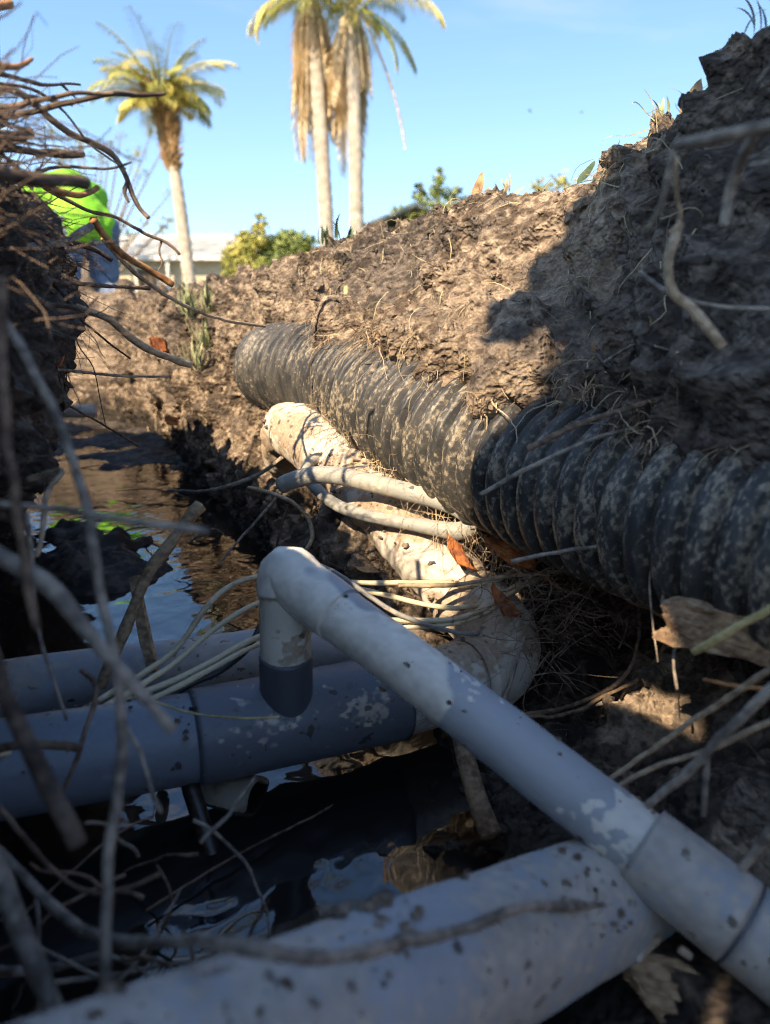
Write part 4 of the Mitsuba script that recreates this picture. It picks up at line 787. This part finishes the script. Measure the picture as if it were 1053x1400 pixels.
chip([(663, 738, 0), (690, 730, 0), (715, 745, .3), (733, 765, .6), (728, 780, .7), (700, 770, .5), (675, 752, .2)], .88, .008, 'rot_orange', 'bark_piece', 'orange brown bark flake under the edge of the drain pipe', 'bark', 5, -.03, .004)
chip([(612, 730, 0), (630, 745, .2), (645, 775, .5), (655, 782, .6), (625, 770, .5), (614, 750, .3)], .93, .004, 'rot_orange', 'bark_piece', 'small brown bark flake right of the grey loop', 'bark', 6, -.03, .003)
chip([(672, 800, 0), (690, 815, .2), (708, 835, .4), (712, 845, .5), (690, 842, .5), (675, 820, .2)], .86, .008, 'rot_orange', 'bark_piece', 'rust coloured bark bit beside the ends of the cream wires', 'bark', 7, -.03, .004)
chip([(850, 1322, 0), (890, 1308, 0), (925, 1316, .2), (975, 1345, .6), (1008, 1378, .9), (985, 1392, 1), (940, 1395, .9), (905, 1400, .8), (880, 1365, .4)], .515, .012, 'split_wood', 'bark_piece', 'pale flaky bark lying under the coupling in the bottom right', 'bark', 8, -.03, .006)
chip([(60, 462, 0), (82, 464, .2), (88, 480, .4), (84, 500, .6), (62, 503, .5), (57, 485, .1)], .80, .012, 'rot_orange', 'root_stump', 'wet orange cut root end in the left bank', 'root', 9, .02, .004)
chip([(205, 462, 0), (225, 464, .2), (228, 480, .3), (212, 486, .2)], 1.5, .02, 'rot_orange', 'root_stump', 'orange cut root end at the far wall', 'root', 10, 0, .006)
chip([(226, 569, 0), (242, 571, .2), (243, 581, .3), (228, 580, .2)], 1.9, .015, 'rot_orange', 'root_stump', 'little orange root end low on the far wall', 'root', 11, 0, .004)
for (u0, v0, s0, u1, v1, s1, r, lab) in ((868, 1312, .505, 902, 1282, .515, 9, 'long white plastic sliver under the foreground pipe end'), (848, 1245, .525, 866, 1262, .525, 7, 'white plastic bit between the foreground pipe and the coupling'), (930, 1298, .492, 944, 1308, .492, 9, 'small white plastic bit below the coupling'), (1022, 1330, .475, 1044, 1345, .475, 13, 'white plastic lump in the bottom right below the coupling')):
    obj('plastic_bit', root_mesh([A(u0, v0, s0), lerp(A(u0, v0, s0), A(u1, v1, s1), .5), A(u1, v1, s1)], PX(r * 1.5, s0), PX(r * 1.1, s1), 3, .2, 9, .004, .15), 'pvc_white', smooth=True, label=lab, cat='plastic')
obj('white_pipe_end', lumpy([A(80, 562, 2.28), A(110, 562, 2.3), A(131, 561, 2.31)], .02, 16, .01, .002, 20, 3), 'pvc_white', smooth=True, label='white pipe end lying at the foot of the far wall', cat='pipe')
def settle(P, lift=.002):
    d, i = BT.query(P, k=40); i = i[d < d[0] + .012]; i = i[np.argmax(BV[i][:, 2] - 2 * np.abs(BV[i][:, 0] - P[0]))]
    return BV[i] + BN[i] * lift
LF = [('leaf_dry', 645, 268, 1.27, 664, 226, .12, .030, 'curled brown leaf standing up on the skyline of the bank'), ('leaf_dark', 664, 260, 1.27, 684, 245, 0, .008, 'dark curled leaf next to the standing brown leaf'),
      ('leaf_yellow', 682, 293, 1.2, 722, 282, .2, .013, 'narrow yellow leaf lying on the bank crest'), ('leaf_red', 815, 290, 1.02, 846, 285, .3, .024, 'red brown leaf lying on the sunlit bank'),
      ('leaf_green', 585, 322, 1.38, 596, 350, .1, .026, 'broad green leaf lying on the bank above the drain pipe'), ('leaf_green', 594, 315, 1.38, 604, 330, .1, .016, 'smaller green leaf beside the broad green one'),
      ('leaf_dark', 805, 228, 1.12, 842, 200, .2, .028, 'dark green leaf on the skyline left of the near heap'), ('leaf_dry', 925, 165, .84, 962, 108, .3, .03, 'pale tan leaf on the skyline at upper right'), ('leaf_dry', 970, 104, .75, 1000, 90, .3, .022, 'dry leaf lying on the top edge of the near heap'),
      ('straw', 1010, 145, .68, 1050, 132, .1, .02, 'pale grass blade bent over the near heap'), ('leaf_dry', 480, 805, 1.0, 530, 825, .1, .03, 'grey leaf lying on dirt behind the branch pipe'), ('leaf_dry', 590, 885, .84, 640, 905, .05, .02, 'pale dry flake on the white elbow')]
for m, u0, v0, s0, u1, v1, c, wd, lab in LF:
    a_, b_ = A(u0, v0, s0), A(u1, v1, s0); d = b_ - a_; a_ = settle(a_); Ll = np.linalg.norm(d); x = d / Ll; y = np.cross([.1, -.35, .9], x); y /= np.linalg.norm(y)
    lm = leaf_mesh(Ll * 1.05, wd * .6, c, .9, 10, .5); z_ = np.cross(x, y); lm = (lm[0] * [1, 1, .6] + np.stack([0 * lm[0][:, 0], .004 * (meshkit.noise(lm[0] * 90, 3) - .5), .006 * (meshkit.noise(lm[0] * 70, 5) - .5)], 1), lm[1])
    obj('leaf', place(lm, np.stack([x, y, z_], 1), a_), m, smooth=True, label=lab, cat='leaf')
def tuft(name, label, cat, at, blades, h, w, m, seed, spread=.5, lean=(0, 0, 0)):
    r = np.random.default_rng(seed); k = thing(name, label, cat); at = settle(np.array(at)) if at[0] > -.3 or at[1] > 1 else at
    for i in range(blades):
        az = r.random() * 6.283; L = h * (.55 + .6 * r.random()); lm = leaf_mesh(L, w * (.7 + .5 * r.random()), .1, .7 + .8 * r.random(), 8, .2)
        R = rot([0, 0, 1], math.degrees(az)) @ rot([0, 1, 0], -(90 - 60 * spread * r.random()))
        v, f = place(lm, R, np.array(at) + r.normal(0, w * .8, 3) * [1, 1, .1]); v = v + (v[:, 2:3] - at[2]) * np.array(lean)
        obj('blade', (v, f), m, k, True)
tuft('weed', 'dark little weed on the bank crest in front of the left tall palm', 'weed', A(446, 338, 1.68), 10, .055, .006, 'leaf_dark', 1, .8)
tuft('weed', 'dark little weed on the bank crest in front of the right tall palm', 'weed', A(482, 328, 1.66), 13, .045, .007, 'leaf_dark', 2, 1.0)
tuft('weed', 'upright weed with one tall blade beside the left tall palm', 'weed', A(462, 334, 1.66), 4, .065, .006, 'leaf_dark', 8, .3)
tuft('grass_tuft', 'small grass tuft on the crest above the orange root', 'grass', A(738, 255, 1.2), 5, .035, .005, 'leaf_dark', 3, .9)
tuft('grass_tuft', 'dry grass tuft on the crest right of the standing brown leaf', 'grass', A(690, 262, 1.22), 5, .03, .005, 'straw', 13, .9)
tuft('grass_tuft', 'grey green grass blades on top of the near heap at upper right', 'grass', A(1035, 72, .66), 5, .04, .007, 'leaf_blue', 4, .35)
tuft('grass_tuft', 'pale grass on the skyline by the near heap', 'grass', A(905, 180, .9), 7, .028, .005, 'moss_grass', 5, .8)
tuft('plant', 'bluish leaf tips poking in at the left edge near the top', 'plant', A(-12, 95, .55), 7, .05, .006, 'leaf_blue', 6, .9, (.5, 0, 0))
for i, (u, v, s) in enumerate(((250, 440, 1.98), (268, 470, 1.96), (240, 410, 2.02), (262, 510, 1.96), (285, 430, 2.0))):
    tuft('grass_clump', ['pale green grass clump hanging on the far bank corner, middle', 'pale grass clump below the middle of the far bank corner', 'pale grass clump topmost at the far bank corner', 'lowest pale grass clump at the far bank corner', 'pale grass clump rightmost at the far bank corner'][i], 'grass', A(u, v, s), 26, .10, .006, 'moss_grass', 20 + i, 1.3, (.0, -.3, 0))

# ---------------------------------------------------------------- fine roots, crumbs, litter
rf_ = np.random.default_rng(99)
def hair(start, d0, L, r0, seed, grav=.5, n=9, wander=.55):
    r = np.random.default_rng(seed); p = [np.array(start, float)]; d = np.array(d0, float)
    for i in range(n):
        d = d + r.normal(0, wander, 3) * .45 + np.array([0, 0, -grav * .18]); d /= np.linalg.norm(d); p.append(p[-1] + d * L / n)
    return p
def pix(v):
    q = v - [0, 0, CAM_Z]; s = q[:, 1] * CP - q[:, 2] * SP; return 526.5 + FPX * q[:, 0] / s, 700 - FPX * (q[:, 1] * SP + q[:, 2] * CP) / s, s
def pick(v, n, cnt, box, r, facing=.05):
    u, w, s = pix(v); x0, x1, y0, y1 = box
    to = -(v - [0, 0, CAM_Z]); to /= np.linalg.norm(to, axis=1, keepdims=True)
    i = np.nonzero((u > x0) & (u < x1) & (w > y0) & (w < y1) & (s > .25) & ((n * to).sum(1) > facing))[0]
    i = i[(s[i] ** 2).cumsum() > -1]; wgt = 1 / s[i] ** 0
    return r.choice(i, cnt, replace=len(i) < cnt * 2)
SETS = [ # source, box, count, length, radius mm, material, gravity, label, group
 ('L', (-60, 150, 150, 460), 48, (.07, .20), (.8, 2.8), 'root_dark', .2, 'fine dark root jutting from the upper left bank', 'fine roots in the upper left bank'),
 ('L', (-60, 150, 180, 460), 16, (.05, .14), (.9, 2.4), 'root_orange', .2, 'fine orange root jutting from the upper left bank', 'fine orange roots in the upper left bank'),
 ('L', (-60, 150, 460, 900), 28, (.08, .24), (.6, 1.7), 'root_grey', .6, 'fine grey root hanging over the water from the left bank', 'fine grey roots in the lower left bank'),
 ('R', (90, 330, 420, 680), 26, (.08, .26), (.9, 2.2), 'root_tan', 1.6, 'fine tan root hanging on the far bank', 'fine roots on the far bank'),
 ('R', (250, 430, 560, 820), 34, (.08, .26), (.8, 1.9), 'root_dark', .5, 'fine dark root in the tangle below the end of the drain pipe', 'fine roots below the drain pipe end'),
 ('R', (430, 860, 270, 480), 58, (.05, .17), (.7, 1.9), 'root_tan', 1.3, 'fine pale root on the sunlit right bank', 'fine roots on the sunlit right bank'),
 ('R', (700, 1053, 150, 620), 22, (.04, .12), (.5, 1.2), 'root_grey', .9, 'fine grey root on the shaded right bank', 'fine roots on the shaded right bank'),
 ('R', (560, 1040, 800, 1150), 18, (.04, .13), (.5, 1.2), 'root_brown', .4, 'fine brown root in the hollow under the drain pipe', 'fine roots in the hollow under the drain pipe'),
]
for src, box, cnt, LL, rr_, m, gv_, lab, grp in SETS:
    v, n = (rv, RN) if src == 'R' else (lv, LN)
    for i in pick(v, n, cnt, box, rf_):
        L = rf_.uniform(*LL); r0 = rf_.uniform(*rr_) * 1e-3
        P = hair(v[i] - n[i] * .006, n[i] + rf_.normal(0, .35, 3), L, r0, int(i), gv_)
        obj('fine_root', root_mesh(P, r0, r0 * .45, int(i) % 97, .4, 5, .009, .12), m, smooth=True, label=lab, cat='root', group=grp)
TG = [('root_dark', 26, 'dark root in the tangle heaped on top of the left bank', 'dark roots of the tangle on the left bank'), ('root_brown', 20, 'brown root in the tangle heaped on top of the left bank', 'brown roots of the tangle on the left bank')]
for m, cnt, lab, grp in TG:
    for q in range(cnt):
        y = rf_.uniform(.58, 1.15); x = -.50 * y * .98 - rf_.uniform(0, .08); z = rf_.uniform(.5, np.interp(y, [.4, .7, 1.15], [.64, .675, .60]))
        L = rf_.uniform(.08, .24); r0 = rf_.uniform(.8, 3.4) * 1e-3; d = np.array([rf_.uniform(.3, 1), rf_.normal(0, .6), rf_.normal(.05, .35)])
        P = hair([x, y, z], d, L, r0, 1000 + q, .15, 9, .5)
        if max(pt[2] for pt in P) > z + .035: P = [np.array([pt[0], pt[1], z + (pt[2] - z) * .25]) for pt in P]
        obj('fine_root', root_mesh(P, r0, r0 * .5, q, .5, 6, .009, .15), m, smooth=True, label=lab, cat='root', group=grp)
ms = []; mc = []; base = trimesh.creation.icosphere(1, 1.0)
for q in range(2800):
    y = rf_.uniform(.48, 1.2); x = -.485 * y * .98 - rf_.uniform(0, .11); z = rf_.uniform(.48, np.interp(y, [.4, .7, 1.15], [.625, .67, .60]))
    P = spline(hair([x, y, z], [rf_.uniform(.1, 1), rf_.normal(0, .7), rf_.normal(0, .3)], rf_.uniform(.03, .11), 0, 3000 + q, .2, 6, .6), .012); R = rf_.uniform(.3, 1.3) * 1e-3
    ms.append(sweep(P, np.linspace(R, R * .4, len(P)), 4, False))
    if q % 6 == 0:
        R = rf_.uniform(.006, .022); mc.append((base.vertices * (1 + .5 * (rf_.random((len(base.vertices), 1)) - .5)) * R + [x - .03, y, z - .03], base.faces))
obj('root_hair', join(ms), 'root_dark', kind='stuff', label='thick mat of thin dark roots heaped on the left bank')
obj('soil_crumbs', join(mc), 'soil', smooth=True, kind='stuff', label='soil clods caught in the root mat on the left bank')
ms = []
for q in range(520):                                             # fibres matted between the white pipe and the drain pipe
    t = rf_.random(); c = lerp(lerp(A(430, 562, 1.26), A(560, 655, 1.03), t * 2), lerp(A(560, 655, 1.03), A(700, 750, .90), t * 2 - 1), float(t > .5)) + rf_.normal(0, .017, 3)
    P = spline(hair(c, rf_.normal(0, 1, 3) + [.5, -.6, -.3], rf_.uniform(.03, .10), 0, 7000 + q, .5, 6, .5), .01); R = rf_.uniform(.25, .75) * 1e-3
    ms.append(sweep(P, np.linspace(R, R * .5, len(P)), 3, False))
obj('root_hair', join(ms), 'root_tan', kind='stuff', label='tan root fibres matted between the white pipe and the drain pipe')
ms = []
for q in range(260):
    c = lerp(A(690, 850, .84), A(850, 790, .80), rf_.random()) + rf_.normal(0, .03, 3)
    P = spline(hair(c, rf_.normal(0, 1, 3) + [1, .3, .2], rf_.uniform(.04, .12), 0, 9000 + q, .2, 6, .5), .01); R = rf_.uniform(.25, .8) * 1e-3
    ms.append(sweep(P, np.linspace(R, R * .5, len(P)), 3, False))
obj('root_hair', join(ms), 'root_brown', kind='stuff', label='knot of thin brown roots right of the white elbow')
for q in range(24):                                              # twigs fallen across the water
    u, v = rf_.uniform(60, 330), rf_.uniform(590, 790); s_ = .49 / (.2656 + .964 * (v - 700) / FPX); c = A(u, v, s_); a_ = rf_.uniform(0, 3.14); L = rf_.uniform(.1, .3)
    d = np.array([math.cos(a_), math.sin(a_) * .6, rf_.uniform(-.1, .25)]) * L * .5
    obj('twig', root_mesh([c - d, c + [0, 0, rf_.uniform(-.01, .03)], c + d], .0026, .0014, q, .6, 6, .01, .15), ('root_grey', 'root_dark', 'root_brown')[q % 3], smooth=True, label='thin twig lying across the water on the left', cat='twig', group='thin twigs across the water')
for q in range(16):
    u, v, s_ = rf_.uniform(0, 330), rf_.uniform(1090, 1390), rf_.uniform(.48, .62); c = A(u, v, s_); c[2] = max(c[2], .012); L = rf_.uniform(.06, .16)
    P = hair(c, [rf_.normal(0, 1), rf_.normal(0, .6), rf_.normal(.2, .5)], L, .001, 500 + q, .3, 8, .5)
    obj('twig', root_mesh(P, .0017, .0009, q, .5, 6, .008, .15), ('root_grey', 'root_brown')[q % 2], smooth=True, label='thin root over the dark water in the lower left', cat='twig', group='thin roots over the dark water in the lower left')
ms = []
ad, ai = AT.query(rv); lipv = np.nonzero((ad > .096) & (ad < .118) & (rv[:, 2] > AX[ai][:, 2] + .03) & (rv[:, 1] > .55) & (rv[:, 1] < 1.5))[0]
def drape(P):
    for it in range(3):
        d, i = AT.query(P); w = P - AX[i]; P = P + w / (d[:, None] + 1e-9) * np.clip(.0985 - d, 0, .03)[:, None]
    return P
for q in range(1500):                                            # fringe of roots and fibres hanging from the soil lip over the drain pipe
    c = rv[rf_.choice(lipv)]
    if meshkit.noise(c * 34, 5) < .56 or q > 1250: continue
    P = drape(spline(hair(c, [rf_.normal(-.35, .7), rf_.normal(-.55, .6), rf_.normal(.15, .4)], rf_.uniform(.01, .03) + rf_.random() ** 3 * .09, 0, 12000 + q, 1.8, 7, .75), .008))
    R = rf_.uniform(.3, 1.0) * 1e-3; ms.append(sweep(P, np.linspace(R, R * .45, len(P)), 3, False))
up = pick(rv, RN, 54, (420, 860, 290, 460), rf_)
for q, i in enumerate(up):                                       # tufts of fibres hanging down the sunlit face
    for k_ in range(rf_.integers(14, 34)):
        c = rv[i] + RN[i] * .006 + rf_.normal(0, .007, 3); d = RN[i] * rf_.uniform(.3, 1.1) + [rf_.normal(0, .25), rf_.normal(0, .25), -.5]
        P = drape(spline(hair(c, d, rf_.uniform(.03, .10), 0, 20000 + q * 50 + k_, 2.6, 7, .3), .008)); R = rf_.uniform(.3, 1.0) * 1e-3
        ms.append(sweep(P, np.linspace(R, R * .4, len(P)), 3, False))
obj('root_hair', join(ms[::2]), 'root_tan', kind='stuff', label='fringe of tan fibres hanging from the soil over the drain pipe')
obj('root_hair', join(ms[1::2]), 'root_brown', kind='stuff', label='fringe of brown fibres hanging from the soil over the drain pipe')
# root hair: past counting
def hairs(v, n, box, cnt, LL, rr_, seed, gv_, flat=0.0):
    r = np.random.default_rng(seed); ms = []
    for i in pick(v, n, cnt, box, r, -.2):
        nn = n[i] * (1 - flat) + r.normal(0, .5, 3) * (.3 + flat)
        L = r.uniform(*LL); P = spline(hair(v[i] - n[i] * .001 + n[i] * flat * .011, nn, L, 0, int(i) + seed, gv_, 6), L / 9); R = r.uniform(*rr_) * 1e-3
        ms.append(sweep(P, np.linspace(R, R * .4, len(P)), 3, False))
    return join(ms)
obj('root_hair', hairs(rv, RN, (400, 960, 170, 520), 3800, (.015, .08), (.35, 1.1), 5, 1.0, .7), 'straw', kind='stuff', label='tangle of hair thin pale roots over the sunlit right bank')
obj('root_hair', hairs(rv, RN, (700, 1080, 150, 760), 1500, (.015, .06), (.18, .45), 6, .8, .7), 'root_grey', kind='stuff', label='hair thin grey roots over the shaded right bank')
obj('root_hair', hairs(lv, LN, (-80, 170, 80, 900), 3200, (.03, .12), (.25, .9), 7, .3, .2), 'root_dark', kind='stuff', label='dense mat of hair thin dark roots on the left bank')
obj('root_hair', hairs(rv, RN, (80, 440, 380, 720), 900, (.03, .11), (.3, .8), 8, .8, .7), 'root_brown', kind='stuff', label='hair thin brown roots over the far bank')
obj('root_hair', hairs(rv, RN, (430, 1053, 760, 1300), 500, (.02, .07), (.2, .5), 9, .5, .6), 'root_brown', kind='stuff', label='hair thin brown roots in the hollow under the drain pipe')
def crumbs(v, n, box, cnt, rr_, seed):
    r = np.random.default_rng(seed); ms = []; base = trimesh.creation.icosphere(0, 1.0)
    for i in pick(v, n, cnt, box, r, -.1):
        R = rr_[0] + (rr_[1] - rr_[0]) * r.random() ** 3; q = base.vertices * (1 + .7 * (r.random((len(base.vertices), 1)) - .5)) * r.uniform(.55, 1.25, 3)
        ms.append((q * R + v[i] + n[i] * R * .35, base.faces))
    return join(ms)
obj('soil_crumbs', crumbs(rv, RN, (400, 1080, 120, 560), 16000, (.0010, .0095), 3), 'soil', smooth=False, kind='stuff', label='loose crumbs of soil on the right bank')
obj('soil_crumbs', crumbs(rv, RN, (80, 440, 380, 720), 6000, (.0015, .013), 4), 'soil', smooth=False, kind='stuff', label='loose crumbs of soil on the far bank')
obj('soil_crumbs', crumbs(rv, RN, (440, 1053, 740, 1400), 4000, (.0010, .009), 6), 'soil', smooth=False, kind='stuff', label='loose dark crumbs in the hollow under the pipes')
obj('soil_crumbs', crumbs(lv, LN, (-80, 200, 150, 950), 3000, (.0012, .010), 8), 'soil', smooth=False, kind='stuff', label='loose crumbs of soil on the left bank')
ms = []; r_ = np.random.default_rng(61)
for i in pick(rv, RN, 420, (260, 1000, 180, 560), r_):
    L = r_.uniform(.006, .022); lm = leaf_mesh(L, L * r_.uniform(.2, .5), .2, 1.2, 5, .3); R = trimesh.transformations.random_rotation_matrix(r_.random(3))[:3, :3]
    ms.append(place(lm, R, rv[i] + RN[i] * .003))
obj('leaf_litter', join(ms), 'leaf_dry', kind='stuff', label='small scraps of dry leaf and bark scattered over the right bank')
def clods(v, n, box, cnt, rr_, seed):
    r = np.random.default_rng(seed); ms = []; base = trimesh.creation.icosphere(3, 1.0)
    for i in pick(v, n, cnt, box, r, -.1):
        R = rr_[0] + (rr_[1] - rr_[0]) * r.random() ** 2; q = base.vertices * r.uniform(.65, 1.2, 3); o = r.random(3) * 50
        q = q * (1 + .55 * (meshkit.fbm(q * 1.6 + o, 3, 5)[:, None] - .5) - .25 * np.clip(1 - np.abs(meshkit.fbm(q * 1.3 + o, 2, 8) - .5) / .05, 0, 1)[:, None])
        ms.append((q * R + v[i] + n[i] * R * .25, base.faces))
    return join(ms)
obj('soil_clods', clods(rv, RN, (420, 1060, 230, 520), 150, (.006, .021), 31), 'soil', smooth=True, kind='stuff', label='clods of soil stuck to the right bank')
obj('soil_clods', clods(rv, RN, (90, 420, 400, 640), 60, (.010, .034), 32), 'soil', smooth=True, kind='stuff', label='clods of soil stuck to the far bank')
obj('soil_clods', clods(rv, RN, (640, 1053, 820, 1380), 60, (.006, .022), 33), 'soil', smooth=True, kind='stuff', label='clods of soil fallen into the hollow under the drain pipe')
def dirt_on(key_mesh, cnt, rr_, seed, upz=.35, box=None):
    """Crumbs of soil lying on the upper side of a pipe."""
    v, f = key_mesh; v = np.asarray(v, float); n = normals(v, f); r = np.random.default_rng(seed); ms = []; base = trimesh.creation.icosphere(1, 1.0)
    w = np.clip(meshkit.fbm(v * 24, 3, seed) - .46, 0, 1) ** 1.5 * (n[:, 2] > upz); w /= w.sum()
    for i in r.choice(len(v), cnt, p=w):
        R = rr_[0] + (rr_[1] - rr_[0]) * r.random() ** 4; q = base.vertices * (1 + .8 * (r.random((len(base.vertices), 1)) - .5)) * r.uniform(.6, 1.3, 3); q[:, :] = q * [1, 1, .6]
        ms.append((q * R + v[i] + r.normal(0, .002, 3) * [1, 1, 0] + n[i] * R * .2, base.faces))
    return join(ms)
obj('soil_crumbs', dirt_on(lumpy(FP, .0435, 60, .008, .0009, 30, 18), 420, (.0004, .0042), 71), 'soil', smooth=False, kind='stuff', label='crumbs of dark soil lying on the thick foreground pipe')
obj('soil_crumbs', dirt_on(lumpy([g0, lerp(g0, g1, .5), g1, g2], R1 + .003, 56, .006, .0003, 30, 3), 200, (.0005, .0035), 72), 'soil', smooth=False, kind='stuff', label='crumbs of soil lying on the tee pipe')
obj('soil_crumbs', dirt_on(lumpy(br, .0248, 48, .005, .0010, 34, 13), 70, (.0004, .0022), 73), 'soil', smooth=False, kind='stuff', label='crumbs of soil lying on the slanting branch pipe')
obj('soil_crumbs', dirt_on(lumpy(far, R1 + .002, 56, .004, .0062, 26, 7), 700, (.0007, .0050), 74, .1), 'soil', smooth=False, kind='stuff', label='crumbs of soil lying on the white pipe')
#MORE
